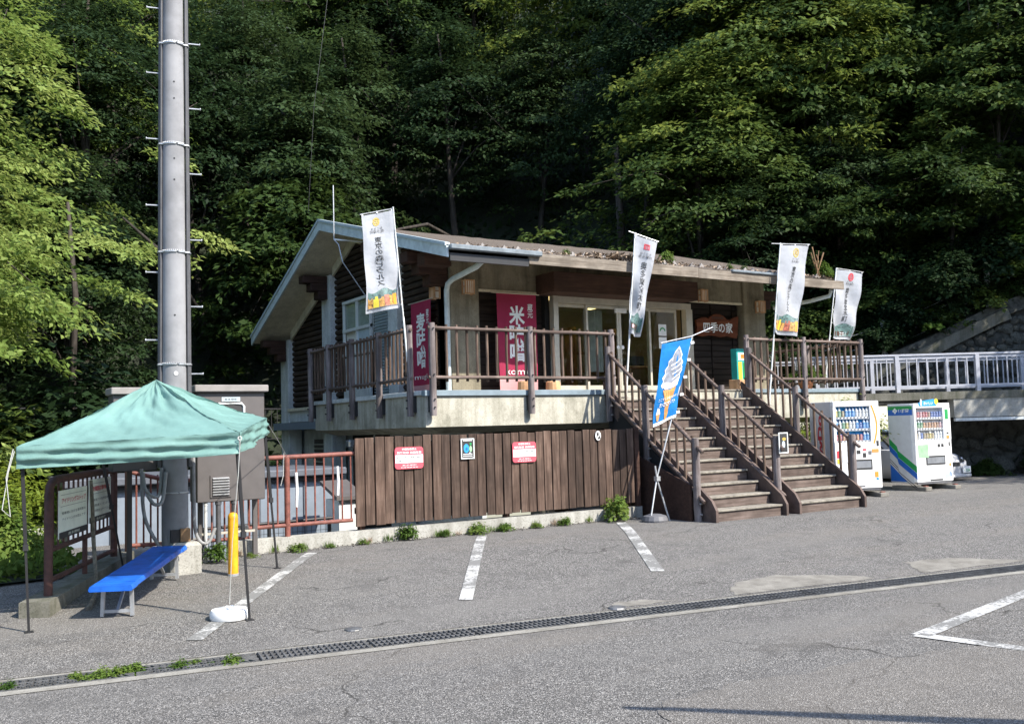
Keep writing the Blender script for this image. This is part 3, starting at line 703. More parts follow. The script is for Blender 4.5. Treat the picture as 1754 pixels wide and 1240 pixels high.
# downpipe with swan neck at the front corner
dp = MB(); dp.tube([(8.92, 15.1, 4.9), (8.9, 15.14, 4.79), (8.86, 15.25, 4.72), (8.97, 16.4, 4.66), (8.98, 16.62, 4.6), (8.99, 16.7, 4.48), (8.99, 16.7, 3.0), (8.99, 16.7, 2.4)], .055, 12)
o = dp.build('downpipe', 'rake_white', SHOP); smooth_angle(o.data, 50)
dp = MB(); dp.tube([(18.8, 15.2, 4.8), (18.78, 15.25, 4.66), (18.6, 15.7, 4.58), (18.3, 16.6, 4.5)], .05, 12); o = dp.build('downpipe', 'rake_white', SHOP); smooth_angle(o.data, 50)
# basement under the shop, seen past the rusty guard rail
MB().box((8.95, 16.0, 2.0), (9.25, 26.85, 2.36)).build('edge_beam', 'concrete_pale', SHOP)
MB().box((8.88, 20.6, 2.3), (9.0, 26.2, 2.38)).build('sill', 'soffit', SHOP)
MB().box((8.7, 20.5, 1.78), (9.25, 26.9, 1.98)).build('edge_beam', 'shed_panel', SHOP)
MB().box((9.4, 16.2, -1.3), (9.5, 26.8, 2.0)).build('basement_wall', 'concrete_pale', SHOP)
m = MB(); m.box((9.36, 20.2, -1.2), (9.4, 22.6, 1.6)); m.build('basement_door', 'dark_void', SHOP)
lv = MB().box((9.37, 23.9, 0.3), (9.4, 25.4, 1.5)).build('vent', 'cabinet', SHOP)
for i in range(9): MB().bar((9.35, 23.95, .4 + i * .12), (9.35, 25.35, .4 + i * .12), .06, .015, (.6, 0, 1)).build('slat', 'alu_white', lv)
# ---------------------------------------------------------------- the deck
DECK = thing('concrete_deck', 'raised weathered concrete deck slab around the front of the shop', 'deck', (7.6, 15.0, 1.73))
sb = MB()
# bevelled underside: front strip and left wing
def slab(x0, y0, x1, y1, cx0=0.0, cy0=0.0):
    zt, zb, ze = 2.36, 1.73, 1.86
    sb.add([(x0, y0, zt), (x1, y0, zt), (x1, y1, zt), (x0, y1, zt), (x0, y0, zb + .0), (x1, y0, zb + .0), (x1, y1, zb), (x0, y1, zb),
            (x0 + cx0, y0 + cy0, zb - .12), (x1, y0 + cy0, zb - .12), (x1, y1, zb - .12), (x0 + cx0, y1, zb - .12)],
           [(0, 1, 2, 3), (0, 4, 5, 1), (1, 5, 6, 2), (2, 6, 7, 3), (3, 7, 4, 0), (4, 8, 9, 5), (7, 11, 8, 4), (11, 10, 9, 8), (5, 9, 10, 6), (6, 10, 11, 7)])
slab(7.6, 15.0, 19.4, 17.25, .5, .35); slab(7.6, 17.251, 9.0, 20.5, .5, 0); slab(18.25, 17.251, 19.4, 19.6, 0, 0)
sb.build('slab', 'concrete_deck', DECK)
lp = MB(); lp.bevbox((7.57, 14.955, 2.28), (11.72, 15.1, 2.385), .008); lp.build('edge_strip', 'strip_metal', DECK)
lp = MB(); lp.bevbox((15.45, 14.955, 2.3), (19.42, 15.1, 2.385), .008); lp.build('edge_strip', 'strip_metal', DECK)
lp = MB(); lp.bevbox((7.555, 15.101, 2.3), (7.7, 20.52, 2.385), .008); lp.build('edge_strip', 'concrete_pale', DECK)
for x in (10.5, 13.0, 17.0): MB().box((x, 15.8, -1.3 if x < 11 else -.1), (x + .35, 16.15, 1.62)).build('support_pillar', 'concrete_moss', DECK)
MB().box((11.4, 16.9, -.2), (19.3, 17.0, 1.6)).build('void_shade_sheet', 'dark_void', DECK)  # near-black sheet painting the deep shade under the deck
# ---------------------------------------------------------------- log railings round the deck
def log_post(par, p, z0, z1, r=.062):
    m = MB(); k = 7; m.tube([(p[0] + random.uniform(-.004, .004), p[1] + random.uniform(-.004, .004), z0 + (z1 - z0) * i / (k - 1)) for i in range(k)], [r] * (k - 1) + [r * .93], 12, .04)
    o = m.build('post', 'log_post', par); smooth_angle(o.data, 50); return o
def rail(par, p0, p1, r=.032, name='rail'):
    m = MB(); a = Vector(p0); b = Vector(p1); k = max(3, int((b - a).length / .35))
    m.tube([a.lerp(b, i / k) + Vector((0, 0, random.uniform(-.004, .004))) for i in range(k + 1)], r, 9, .05)
    o = m.build(name, 'log_rail', par); smooth_angle(o.data, 50); return o
BAL = None
def baluster(par, x, y, z0, z1, r=.026):
    m = MB(); k = 5; m.tube([(x + random.uniform(-.003, .003), y + random.uniform(-.003, .003), z0 + (z1 - z0) * i / k) for i in range(k + 1)], r, 7, .08)
    return m.build('baluster', 'baluster', par)
def deck_rail(label, pts_posts, a, b, nb, off, ext=.08):
    a = Vector((*a, 0)); b = Vector((*b, 0)); d = (b - a).normalized()
    t = thing('deck_railing', label, 'railing', (a.x, a.y, 2.38), group=None)
    for p in pts_posts:
        log_post(t, p, 1.93, 3.58)
        n_in = Vector((off[0], off[1], 0)); q = Vector((p[0], p[1], 0)) + n_in * .05
        m = MB(); m.box((q.x - .05, q.y - .05, 2.0), (q.x + .05, q.y + .05, 2.3)); m.build('bracket', 'black_metal', t)
        m = MB(); 
        for z in (2.08, 2.22, 2.66, 3.48): m.tube([(p[0] - off[0] * .09, p[1] - off[1] * .09, z), (p[0] - off[0] * .05, p[1] - off[1] * .05, z)], .014, 6)
        m.build('bolt', 'black_metal', t)
    for z in (3.49, 2.61): rail(t, (a.x - d.x * ext, a.y - d.y * ext, z), (b.x + d.x * ext, b.y + d.y * ext, z))
    k = nb
    for i in range(k):
        p = a + (b - a) * ((i + .5) / k)
        if min((Vector((q[0], q[1], 0)) - p).length for q in pts_posts) < .06: p += d * .06
        baluster(t, p.x + off[0] * .05, p.y + off[1] * .05, 2.54 + random.uniform(-.015, .01), 3.555 + random.uniform(-.01, .02))
    return t
deck_rail('brown log railing along the front of the deck left of the stairs', [(7.7, 14.9), (9.78, 14.9), (11.72, 14.9)], (7.7, 14.9), (11.72, 14.9), 19, (0, 1))
deck_rail('brown log railing along the shaded left side of the deck', [(7.5, 15.4), (7.5, 16.75), (7.5, 18.1), (7.5, 19.4), (7.5, 20.5)], (7.5, 15.4), (7.5, 20.6), 30, (1, 0))
deck_rail('brown log railing on the deck right of the stairs above the drink machines', [(15.5, 14.9), (17.35, 14.9), (19.38, 14.9)], (15.5, 14.9), (19.38, 14.9), 19, (0, 1))
deck_rail('brown log railing on the far right end of the deck by the white footbridge', [(19.46, 16.6), (19.46, 18.2)], (19.46, 15.1), (19.46, 18.2), 15, (-1, 0))
# ---------------------------------------------------------------- the stairs
ST = thing('wooden_stairs', 'wide double flight of brown wooden stairs up to the deck', 'stairs', (13.2, 11.8, 0))
NR = 12; RH = 2.38 / NR; TD = 0.289; Y0 = 11.83
def shear(x, y): return x + (y - Y0) * 0.085
for (xa, xb) in ((11.36, 13.0), (13.4, 15.13)):
    for i in range(NR):
        y = Y0 + i * TD; z = i * RH; xo = shear(0, y)
        m = MB(); m.bevbox((xa + xo, y, z - (.05 if i == 0 else 0)), (xb + xo, y + .03, z + RH - .036), .004); m.build('riser', 'step_wood', ST)
        m = MB(); m.bevbox((xa + xo, y - .035, z + RH - .035), (xb + xo, y + TD + (.0 if i < NR - 1 else -.05), z + RH), .006); m.build('tread', 'step_top', ST)
for x in (11.33, 13.03, 13.37, 15.16):
    ya, yb = Y0 - .1, Y0 + 11 * TD + .05; m = MB()
    def nz(y): return (y - Y0) / TD * RH + RH
    poly = [(shear(x, ya), ya, -.03), (shear(x, ya), ya, .2), (shear(x, ya), ya + .1, nz(ya + .1) + .16), (shear(x, yb), yb, nz(yb) + .14), (shear(x, yb), yb, nz(yb) - .3), (shear(x, Y0 + .45), Y0 + .45, -.03)]
    m.prism(poly, (.055 if x not in (13.37, 15.16) else .055, 0, 0)); m.build('stringer', 'stringer', ST)
def stair_rail(label, x, ys, zlow=0.0):
    t = thing('stair_railing', label, 'railing', (x, Y0, 0))
    xx = lambda y: shear(x, y)
    for k, y in enumerate(ys):
        zt = (y - Y0) / TD * RH + RH + 1.02
        zb = zlow if k == 0 else (y - Y0) / TD * RH - .25
        log_post(t, (xx(y), y), zb, zt, .066)
        m = MB()
        for z in (zb + .12, zb + .3): m.tube([(xx(y), y - .1, z), (xx(y), y - .05, z)], .016, 6)
        m.build('bolt', 'galv', t)
    y1, y2 = ys[0] - .18, ys[-1] + .02
    for off, r in ((.9, .034), (.06, .032)):
        f = lambda y: (xx(y), y, (y - Y0) / TD * RH + RH + off)
        rail(t, f(y1), f(y2), r, 'handrail' if off > .5 else 'rail')
    n = int((ys[-1] - ys[0]) / .215)
    for i in range(n):
        y = ys[0] + (ys[-1] - ys[0]) * (i + .6) / n; z = (y - Y0) / TD * RH + RH
        if min(abs(y - q) for q in ys) < .07: continue
        baluster(t, xx(y) + .04, y, z - .02, z + .97)
    return t
stair_rail('left brown log stair railing beside the ice cream flag', 11.26, [12.12, 13.55, 14.75])
stair_rail('middle brown log stair railing between the two flights', 13.21, [12.1, 13.55, 14.85])
stair_rail('right brown log stair railing beside the drink machines', 15.26, [12.05, 13.5, 14.85])
# dark boarding below the left stringer
m = MB(); m.prism([(11.2, 12.2, -.02), (11.2, 12.2, .62), (11.35, 13.9, 1.15), (11.35, 14.4, 1.1), (11.35, 14.4, -.02)], (.04, 0, 0)); m.build('skirt_board', 'brown_beam', ST)
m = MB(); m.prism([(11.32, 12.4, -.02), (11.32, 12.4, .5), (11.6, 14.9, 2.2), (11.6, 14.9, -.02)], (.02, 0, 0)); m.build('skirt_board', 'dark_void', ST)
# ================================================================ PLANK FENCE AND ITS SIGNS
FN = thing('plank_fence', 'dark brown fence of upright planks standing on the low concrete kerb', 'fence', (8.3, 13.5, 0.2))
npk = 33; x0f, x1f = 5.6, 11.02
for i in range(npk):
    w = (x1f - x0f) / npk; x = x0f + i * w; back = (i % 2) * 0.012 + random.uniform(0, .006)
    zt = 1.6 + random.uniform(-.012, .012); zb = .265 + random.uniform(-.008, .008); tl = random.uniform(-.004, .004)
    m = MB(); m.bevbox((x + .006, 13.44 + back, zb), (x + w - .011 + random.uniform(-.006, .004), 13.47 + back, zt), .004)
    m.v = [(px + tl * (pz - .9), py, pz) for px, py, pz in m.v]
    m.build('plank', 'plank', FN)
for z in (.45, 1.4): MB().box((5.62, 13.5, z), (11.0, 13.55, z + .09)).build('rail', 'brown_beam', FN)
for x in (5.7, 8.3, 10.9): MB().box((x, 13.55, .15), (x + .09, 13.64, 1.55)).build('post', 'brown_beam', FN)
m = MB(); m.bevbox((11.03, 13.43, .2), (11.13, 13.53, 1.62), .006); m.build('corner_post', 'brown_beam', FN)
for i in range(5):
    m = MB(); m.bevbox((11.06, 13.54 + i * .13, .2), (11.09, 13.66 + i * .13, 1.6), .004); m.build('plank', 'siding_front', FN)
def fence_sign(x0, x1, z0, z1, label):
    t = thing('notice_sign', label, 'sign', ((x0 + x1) / 2, 13.425, z0), group='red and white notices on the plank fence')
    y = 13.42; r = .05
    def rr(x0, x1, z0, z1, r, n=4):
        out = []
        for cx, cz, a0 in ((x1 - r, z0 + r, -90), (x1 - r, z1 - r, 0), (x0 + r, z1 - r, 90), (x0 + r, z0 + r, 180)):
            for k in range(n + 1): out.append((cx + r * math.cos(R(a0 + 90 * k / n)), y, cz + r * math.sin(R(a0 + 90 * k / n))))
        return out
    m = MB(); m.prism(rr(x0, x1, z0, z1, r), (0, .012, 0)); m.build('board', 'sign_red', t)
    h = z1 - z0; w = x1 - x0
    m = MB(); m.box((x0 + .008, y - .003, z0 + h * .27), (x1 - .008, y - .0005, z0 + h * .64)); m.build('white_band', 'white', t)
    X, Z = (1, 0, 0), (0, 0, 1)
    cx = (x0 + x1) / 2
    lettering(t, '夜間駐車禁止', (cx, y - .004, z0 + h * .9), X, Z, w * .52, h * .1, 'white', offset=.02)
    lettering(t, '無断駐車 長期駐車', (cx, y - .004, z0 + h * .74), X, Z, w * .86, h * .11, 'white', offset=.02)
    lettering(t, '発見した場合は警察に通報し', (cx, y - .006, z0 + h * .53), X, Z, w * .88, h * .085, 'black_print')
    lettering(t, '厳しく対処いたします', (cx, y - .006, z0 + h * .38), X, Z, w * .72, h * .085, 'black_print')
    lettering(t, '奥多摩町', (cx, y - .004, z0 + h * .17), X, Z, w * .5, h * .07, 'white')
    lettering(t, '駐車場管理者', (cx, y - .004, z0 + h * .07), X, Z, w * .6, h * .055, 'white')
    return t
fence_sign(6.25, 6.74, 1.09, 1.43, 'red and white notice on the plank fence beside the rusty guard rail end')
fence_sign(8.4, 8.87, 1.1, 1.44, 'red and white notice on the plank fence nearer to the stairs')
def framed_poster(t, x0, x1, z0, z1, y, fr=.018):
    m = MB(); m.box((x0, y, z0), (x1, y + .012, z0 + fr)); m.box((x0, y, z1 - fr), (x1, y + .012, z1)); m.box((x0, y, z0 + fr), (x0 + fr, y + .012, z1 - fr)); m.box((x1 - fr, y, z0 + fr), (x1, y + .012, z1 - fr)); m.build('frame', 'alu_white', t)
    MB().box((x0 + fr, y + .004, z0 + fr), (x1 - fr, y + .011, z1 - fr)).build('sheet', 'black_print', t)
    return t
t = framed_poster(thing('framed_poster', 'small black poster in a white frame between the two fence notices', 'poster', (7.54, 13.42, 1.2)), 7.42, 7.67, 1.2, 1.53, 13.42)
for (cx, cz, rx, rz, mt) in ((7.52, 1.37, .05, .075, 'sky_print'), (7.6, 1.36, .025, .05, 'lime_print'), (7.6, 1.44, .02, .02, 'green_print'), (7.585, 1.29, .02, .018, 'pale_metal')):
    m = MB(); m.add([(cx + rx * math.cos(a * .524), 13.422, cz + rz * math.sin(a * .524)) for a in range(12)], [tuple(range(12))]); m.build('printed_patch', mt, t)
m = MB(); m.add([(7.525 + .02 * math.cos(a * .524), 13.4205, 1.36 + .03 * math.sin(a * .524)) for a in range(12)], [tuple(range(12))]); m.build('printed_patch', 'blue_print', t)
for z in (1.49, 1.27, 1.24): MB().box((7.46, 13.4225, z), (7.63, 13.4235, z + .012)).build('text_line', 'white', t)
MB().box((5.66, 13.56, .3), (10.95, 13.565, 1.52)).build('gap_shade_sheet', 'dark_void', FN)  # near-black sheet added to paint the shade seen through the plank gaps
# little round cat plate at the fence's right end
t = thing('cat_plate', 'small black and white round plate near the right end of the fence', 'plaque', (10.2, 13.43, 1.4))
m = MB(); m.prism([(10.2 + .06 * math.cos(a * .393), 13.425, 1.5 + .085 * math.sin(a * .393)) for a in range(16)], (0, .012, 0)); m.build('plate', 'white', t)
m = MB(); m.prism([(10.165, 13.422, 1.51), (10.165, 13.422, 1.57), (10.18, 13.422, 1.55), (10.195, 13.422, 1.55), (10.21, 13.422, 1.575), (10.213, 13.422, 1.51), (10.19, 13.422, 1.48)], (0, .002, 0)); m.build('dark_mark', 'black_print', t)
m = MB(); m.prism([(10.2, 13.422, 1.43), (10.19, 13.422, 1.46), (10.235, 13.422, 1.51), (10.245, 13.422, 1.45)], (0, .002, 0)); m.build('dark_mark', 'black_print', t)
# ================================================================ RUSTY RAILS
GR = thing('guard_rail', 'rusty red guard rail on the kerb between grey cabinet and plank fence', 'railing', (4.6, 13.53, .2))
def rt(par, pts, r, mat='rust_red', name='rail', n=9):
    m = MB(); m.tube(pts, r, n); o = m.build(name, mat, par); smooth_angle(o.data, 50); return o
rt(GR, [(3.3, 13.53, 1.33), (5.64, 13.53, 1.36)], .035); rt(GR, [(3.95, 13.53, .36), (5.58, 13.53, .36)], .03)
rt(GR, [(4.57, 13.53, .15), (4.57, 13.53, 1.34)], .042, name='post')
for i in range(12):
    x = 4.0 + i * .142
    if abs(x - 4.57) > .06: rt(GR, [(x, 13.53, .36), (x, 13.53, 1.34)], .013, name='bar', n=6)
MB().bevbox((3.88, 13.49, .31), (3.99, 13.57, .41), .01).build('clamp', 'alu', GR)
# white plastic splints tied to the rail
for x, z0, z1, lab in ((4.69, .62, 1.12, 'white plastic pipe offcut tied beside the guard rail post'), (5.33, .75, 1.18, 'pale plastic strip tied to the guard rail near the fence')):
    m = MB(); m.tube([(x, 13.48, z0), (x + .012, 13.48, (z0 + z1) / 2), (x, 13.48, z1)], .022, 8); tag(m.build('plastic_pipe', 'white_plastic', None), lab, 'pipe')
# dense red rail behind the pole
R2 = thing('ramp_railing', 'red railing of close set bars behind the utility pole', 'railing', (3.2, 14.3, 0))
rt(R2, [(2.5, 14.1, 1.22), (3.0, 14.2, 1.08), (4.3, 14.5, .98)], .03); rt(R2, [(2.5, 14.1, .2), (4.3, 14.5, .12)], .028)
for i in range(19):
    f = i / 18; rt(R2, [(2.5 + 1.8 * f, 14.1 + .4 * f, .15), (2.5 + 1.8 * f, 14.1 + .4 * f, 1.2 - .2 * f)], .014, name='bar', n=6)
rt(R2, [(2.48, 14.05, -.02), (2.48, 14.05, 1.28)], .045, 'rust_dark', 'post')
# railing with the two notices, on its kerb block
A = Vector((1.19, 11.28, .02)); B = Vector((2.24, 13.72, .02)); D = (B - A).normalized()
SR = thing('sign_railing', 'dark rusty railing with rounded corner beside the blue bench', 'railing', tuple(A))
def along(t, z): p = A + (B - A) * t; return (p.x, p.y, z)
rt(SR, [along(0, 0.0), along(0, 1.12), along(.015, 1.2), along(.05, 1.25), along(.12, 1.265), along(1.0, 1.27)], .045, 'rust_dark', 'frame', 10)
rt(SR, [along(1.0, 0), along(1.0, 1.26)], .045, 'rust_dark', 'post', 10); rt(SR, [along(.5, 0.0), along(.5, .5)], .03, 'rust_dark', 'post', 8)
for z in (.2, .52): rt(SR, [along(0, z), along(1, z)], .03, 'rust_dark')
for i in range(14): 
    f = (i + .8) / 14.6; rt(SR, [along(f, .52), along(f, 1.26)], .013, 'rust_dark', 'bar', 6)
FNL = Vector((D.y, -D.x, 0))                       # towards the bench and the camera
def rail_notice(t0, t1, z0, z1, label, head, lines, hm):
    o = Vector(along((t0 + t1) / 2, 0)) + FNL * .055; w = (t1 - t0) * (B - A).length; X = D; Z = Vector((0, 0, 1))
    th = thing('notice_sign', label, 'sign', (o.x, o.y, z0))
    def pl(u0, u1, v0, v1, d0, d1, mat, nm):
        m = MB(); pts = [o + X * ((u - .5) * w) + Z * (z0 + v * (z1 - z0)) + FNL * d0 for u, v in ((u0, v0), (u1, v0), (u1, v1), (u0, v1))]
        m.prism(pts, FNL * (d1 - d0)); return m.build(nm, mat, th)
    pl(0, 1, .0, 1, 0, .012, 'cream_sign', 'board'); pl(0.0, 1, .0, .13, .0125, .016, 'black_print', 'base_band')
    c = lambda v: o + Z * (z0 + v * (z1 - z0)) + FNL * .018
    h = z1 - z0
    lettering(th, head, c(.78), X, Z, w * .86, h * .12, hm, offset=.012)
    for i, l in enumerate(lines): lettering(th, l, c(.52 - i * .13), X, Z, w * .84, h * .06, 'black_print')
    lettering(th, '奥多摩町', c(.065), X, Z, w * .42, h * .06, 'cream_sign')
    for v in (.9, .66): pl(.05, .95, v, v + .006, .0125, .0145, 'black_print', 'rule_line')
    return th
rail_notice(.05, .44, .62, 1.14, 'cream notice with red katakana heading next to the rounded rail corner', 'アイドリングストップ', ['駐車場における車両等の', 'アイドリングは禁止です'], 'red_print')
rail_notice(.48, .84, .68, 1.2, 'cream notice with bold red no night parking heading', '夜間駐車禁止', ['駐車場での夜間駐車は', 'ご遠慮ください', '利用時間をお守り下さい'], 'red_print')
# fibrous old rope hanging on the railing
m = MB(); p = Vector(along(.46, 0)) + FNL * .1
m.tube([(p.x, p.y, 1.2), (p.x + .01, p.y - .03, .9), (p.x + .02, p.y - .05, .5), (p.x + .01, p.y - .25, .22), (p.x - .05, p.y - .75, .0), (p.x - .22, p.y - 1.35, -.1)], [.018, .02, .022, .02, .02, .03], 7, .2)
tag(m.build('old_rope', 'old_rope', None), 'frayed grey rope hanging down the sign railing to the asphalt', 'rope')
# ================================================================ UTILITY POLE, CONDUITS, CABINETS
UP = thing('utility_pole', 'tall grey concrete utility pole with step bolts beside the green tent', 'utility pole', (2.72, 12.62, -.02))
px, py = 2.8, 12.66; H = 10.5; lean = -.001
m = MB(); m.tube([(px + lean * z, py, z) for z in [i * H / 12 for i in range(13)]], [.165 - .0045 * i * H / 12 * 1.0 for i in range(13)], 28); o = m.build('shaft', 'concrete_pole', UP); smooth_angle(o.data, 60)
m = MB(); m.bevbox((px - .12, py - .32, -.08), (px + .26, py + .2, .36), .04); m.build('footing', 'concrete', UP)
cdir = Vector((px, py, 0)).normalized(); sdir = Vector((cdir.y, -cdir.x, 0))
def on_pole(ang, z, r=None):
    rr = (.165 - .0045 * z) if r is None else r
    v = sdir * math.cos(R(ang)) - cdir * math.sin(R(ang)); return Vector((px + v.x * rr, py + v.y * rr, z)), v
for ang in (4, 176):
    for k, da in enumerate((0, 14 if ang < 90 else -14)):
        m = MB(); m.tube([on_pole(ang + da, z, .165 - .0045 * z + .028 - k * .004)[0] for z in (1.3, 3, 5, 7, 9, 10.2)], .026 - .008 * k, 9); o = m.build('conduit', 'conduit', UP); smooth_angle(o.data, 60)
for z in (2.62, 4.08, 5.5, 6.85, 8.4):
    m = MB(); rr = .165 - .0045 * z
    m.tube([on_pole(a, z, rr + (.05 if (a < 25 or a > 155) and a < 200 else .006))[0] for a in range(-10, 200, 10)], .014, 6); m.build('band', 'galv', UP)
    if z < 9:
        m = MB()
        for a in range(40, 150, 9): p, v = on_pole(a, z + .015, rr + .016); m.box((p.x - .006, p.y - .006, p.z - .006), (p.x + .006, p.y + .006, p.z + .006))
        m.build('buckle', 'galv', UP)
for i in range(14):
    z = 2.5 + i * .44; a = 0 if i % 2 == 0 else 180; p, v = on_pole(a, z); q = p + v * .19
    m = MB(); m.tube([p + v * .03, q], .010, 6); m.tube([q, q + v * .012], .017, 8); m.build('step_bolt', 'galv', UP)
for z in (3.25, 5.02, 5.3, 6.1, 6.32):
    p, v = on_pole(88, z); m = MB(); m.tube([p - v * .02, p + v * .004], .012, 8); m.build('bolt_hole', 'black_metal', UP)
p, v = on_pole(84, 2.5); m = MB(); m.tube([p - v * .01, p + v * .006], .026, 12); m.build('round_tag', 'white', UP)
p, v = on_pole(75, .4); m = MB(); m.box((p.x - .1, p.y - .03, .36), (p.x + .02, p.y + .05, .52)); m.build('junction_box', 'black_metal', UP)
p, v = on_pole(60, .4); m = MB(); m.box((p.x - .03, p.y - .06, .37), (p.x + .09, p.y + .05, .53)); m.build('junction_box', 'dry_stem', UP)
m = MB(); m.tube([on_pole(a, .98, .163)[0] for a in range(0, 190, 10)], .01, 6); m.build('perforated_strap', 'galv', UP)
# bent conduits by the pole foot
for k, pts in enumerate(([(3.02, 12.62, 2.2), (3.02, 12.6, .9), (3.03, 12.58, .5), (3.1, 12.56, .33), (3.2, 12.56, .33), (3.28, 12.57, .5)],
                         [(2.62, 12.58, 1.3), (2.58, 12.5, 1.0), (2.5, 12.45, .95), (2.4, 12.46, 1.05), (2.38, 12.5, 1.25)],
                         [(2.66, 12.52, 1.25), (2.6, 12.45, .9), (2.5, 12.42, .86), (2.42, 12.45, .98)],
                         [(2.38, 12.6, 1.3), (2.42, 12.62, .7), (2.6, 12.6, .3), (2.66, 12.6, .15)])):
    m = MB(); m.curve(pts, .023, 9); o = m.build('bent_conduit', 'conduit_grey', UP); smooth_angle(o.data, 60)
CR = thing('electric_cabinet', 'large grey electric cabinet with window hood and vent right of the pole', 'cabinet', (3.63, 13.1, 0))
m = MB(); m.bevbox((3.16, 13.0, .8), (4.08, 13.4, 2.28), .01); m.build('box', 'cabinet', CR)
m = MB(); m.bevbox((3.12, 12.93, 2.28), (4.12, 13.45, 2.375), .01); m.build('cap', 'cabinet_cap', CR)
m = MB(); m.tube([(3.42, 12.985, 1.75), (3.42, 12.985, 2.08), (3.45, 12.985, 2.12), (3.76, 12.985, 2.12), (3.79, 12.985, 2.08), (3.79, 12.985, 1.75), (3.42, 12.985, 1.75)], .018, 8); m.build('window_rim', 'alu_white', CR)
MB().box((3.43, 12.99, 1.76), (3.78, 12.998, 2.11)).build('window', 'black_print', CR)
MB().box((3.49, 12.992, 2.15), (3.74, 12.999, 2.21)).build('name_plate', 'pale_metal', CR)
lettering(CR, '奥多摩町', (3.615, 12.988, 2.18), (1, 0, 0), (0, 0, 1), .18, .035, 'grey_print')
VT = MB().box((3.33, 12.985, .86), (3.61, 12.999, 1.16)).build('vent', 'cabinet', CR)
for i in range(7): MB().bar((3.36, 12.975, .9 + i * .036), (3.58, 12.975, .9 + i * .036), .03, .008, (0, -.6, 1)).build('slat', 'galv', VT)
for x, r, mt, zb in ((3.28, .022, 'pipe_white', -.02), (3.45, .035, 'conduit', -.02), (3.66, .035, 'conduit', -.02)):
    m = MB(); m.tube([(x, 13.05, zb), (x, 13.05, .82)], r, 9); m.tube([(x, 13.05, .76), (x, 13.05, .8)], r * 1.25, 9); m.build('pipe', mt, CR)
MB().box((3.2, 13.06, .36), (3.95, 13.09, .39)).build('strut', 'alu', CR)
for x in (3.25, 4.0): MB().box((x, 13.3, -.02), (x + .06, 13.36, .85)).build('leg', 'cabinet', CR)
CL = thing('electric_cabinet', 'grey electric cabinet left of the pole, half hidden by the tent', 'cabinet', (2.35, 12.9, 1.2))
m = MB(); m.bevbox((2.07, 12.75, 1.27), (2.6, 13.1, 2.24), .01); m.build('box', 'cabinet', CL)
m = MB(); m.bevbox((2.04, 12.69, 2.24), (2.64, 13.14, 2.33), .01); m.build('cap', 'cabinet_cap', CL)
MB().box((2.3, 13.1, -.02), (2.36, 13.16, 2.2)).build('leg', 'cabinet', CL)
# ================================================================ BOLLARD, BENCH, TENT
BO = thing('bollard', 'bright yellow bollard standing on the asphalt by the tent leg', 'bollard', (3.34, 11.96, -.05))
m = MB(); m.lathe((3.34, 11.96, -.05), [(.062, 0), (.062, .7), (.06, .74), (.045, .768), (.02, .78)], 20); o = m.build('tube', 'yellow', BO); smooth_angle(o.data, 40)
m = MB(); m.lathe((3.34, 11.96, -.05), [(.066, .0), (.066, .03)], 20); m.build('collar', 'galv', BO)
ang = math.atan2(.89, .456)
BE = thing('bench', 'long blue plastic bench with folding grey steel legs under the tent', 'bench', (1.66, 10.37, -.14), ang)
def tilt(m): m.v = [(x, y, z + x * .062) for x, y, z in m.v]; return m
m = MB()
prof = [(-.21, .315), (-.2, .35), (-.19, .357), (.19, .357), (.2, .35), (.21, .315), (.2, .3), (-.2, .3)]
for x0, x1 in ((0.0, .17), (.173, 2.0), (2.003, 2.17)):
    k = .0 if x0 == .173 else .012
    m.prism([(x0, y * (1 + k * 3), z - (.0 if k == 0 else .004)) for y, z in prof], (x1 - x0, 0, 0))
tilt(m).build('seat', 'blue_bench', BE, world=False)
for x in (.22, 1.95):
    for y in (-.15, .15):
        m = MB(); m.bar((x, y, 0), (x, y * .93, .31), .035, .035); tilt(m).build('leg', 'galv', BE, world=False)
    m = MB(); m.bar((x, -.15, .05), (x, .15, .05), .03, .03); m.bar((x, 0, .05), (x + (.3 if x < 1 else -.3), 0, .3), .03, .02); tilt(m).build('brace', 'galv', BE, world=False)
# the tent
TE = thing('canopy_tent', 'faded green pop-up canopy tent on four thin black legs', 'tent', (2.27, 11.0, -.1))
FL, FR, BR_ = Vector((.8, 10.22, 1.64)), Vector((2.72, 9.5, 1.72)), Vector((3.76, 11.9, 1.9)); BL = FL + BR_ - FR + Vector((0, 0, .02)); PK = Vector((2.25, 11.08, 2.33))
cors = [FL, FR, BR_, BL]
tm = MB()
for i in range(4):
    a, b = cors[i], cors[(i + 1) % 4]; nrm = (b - a).cross(PK - a).normalized()
    def fn(u, v, a=a, b=b, nrm=nrm, i=i):
        e = a.lerp(b, u); p = e.lerp(PK, v)
        sag = -.11 * math.sin(math.pi * min(1, v)) ** .8 * (0.35 + .65 * math.sin(math.pi * u)) * (1 - v * .3)
        wr = .004 * math.sin(u * 57 + v * 40 + i) * math.sin(v * 33 - u * 21) + .012 * math.sin(u * 23 + i) * math.exp(-((v - .72) / .22) ** 2) + .012 * math.sin((u - .5) * 9 + v * 17 + i * 2) * v * (1 - v) * 2
        edge = .01 * math.sin(u * 40 + v * 31 + i) * math.exp(-((u - .5) / .5) ** 2) * (v > .02) * (v < .97)
        pl = .022 * math.sin(u * 31 + i * 1.3) * math.exp(-((v - .8) / .13) ** 2) + .014 * math.sin((u + v * .6) * 21) * math.exp(-((v - .35) / .2) ** 2) * math.sin(math.pi * u)
        return p + nrm * (sag + wr * 1.3 + edge + pl * math.sin(math.pi * min(1, v + .02)))
    tm.grid(fn, 40, 30)
o = tm.build('canopy', 'tent_cloth', TE, True)
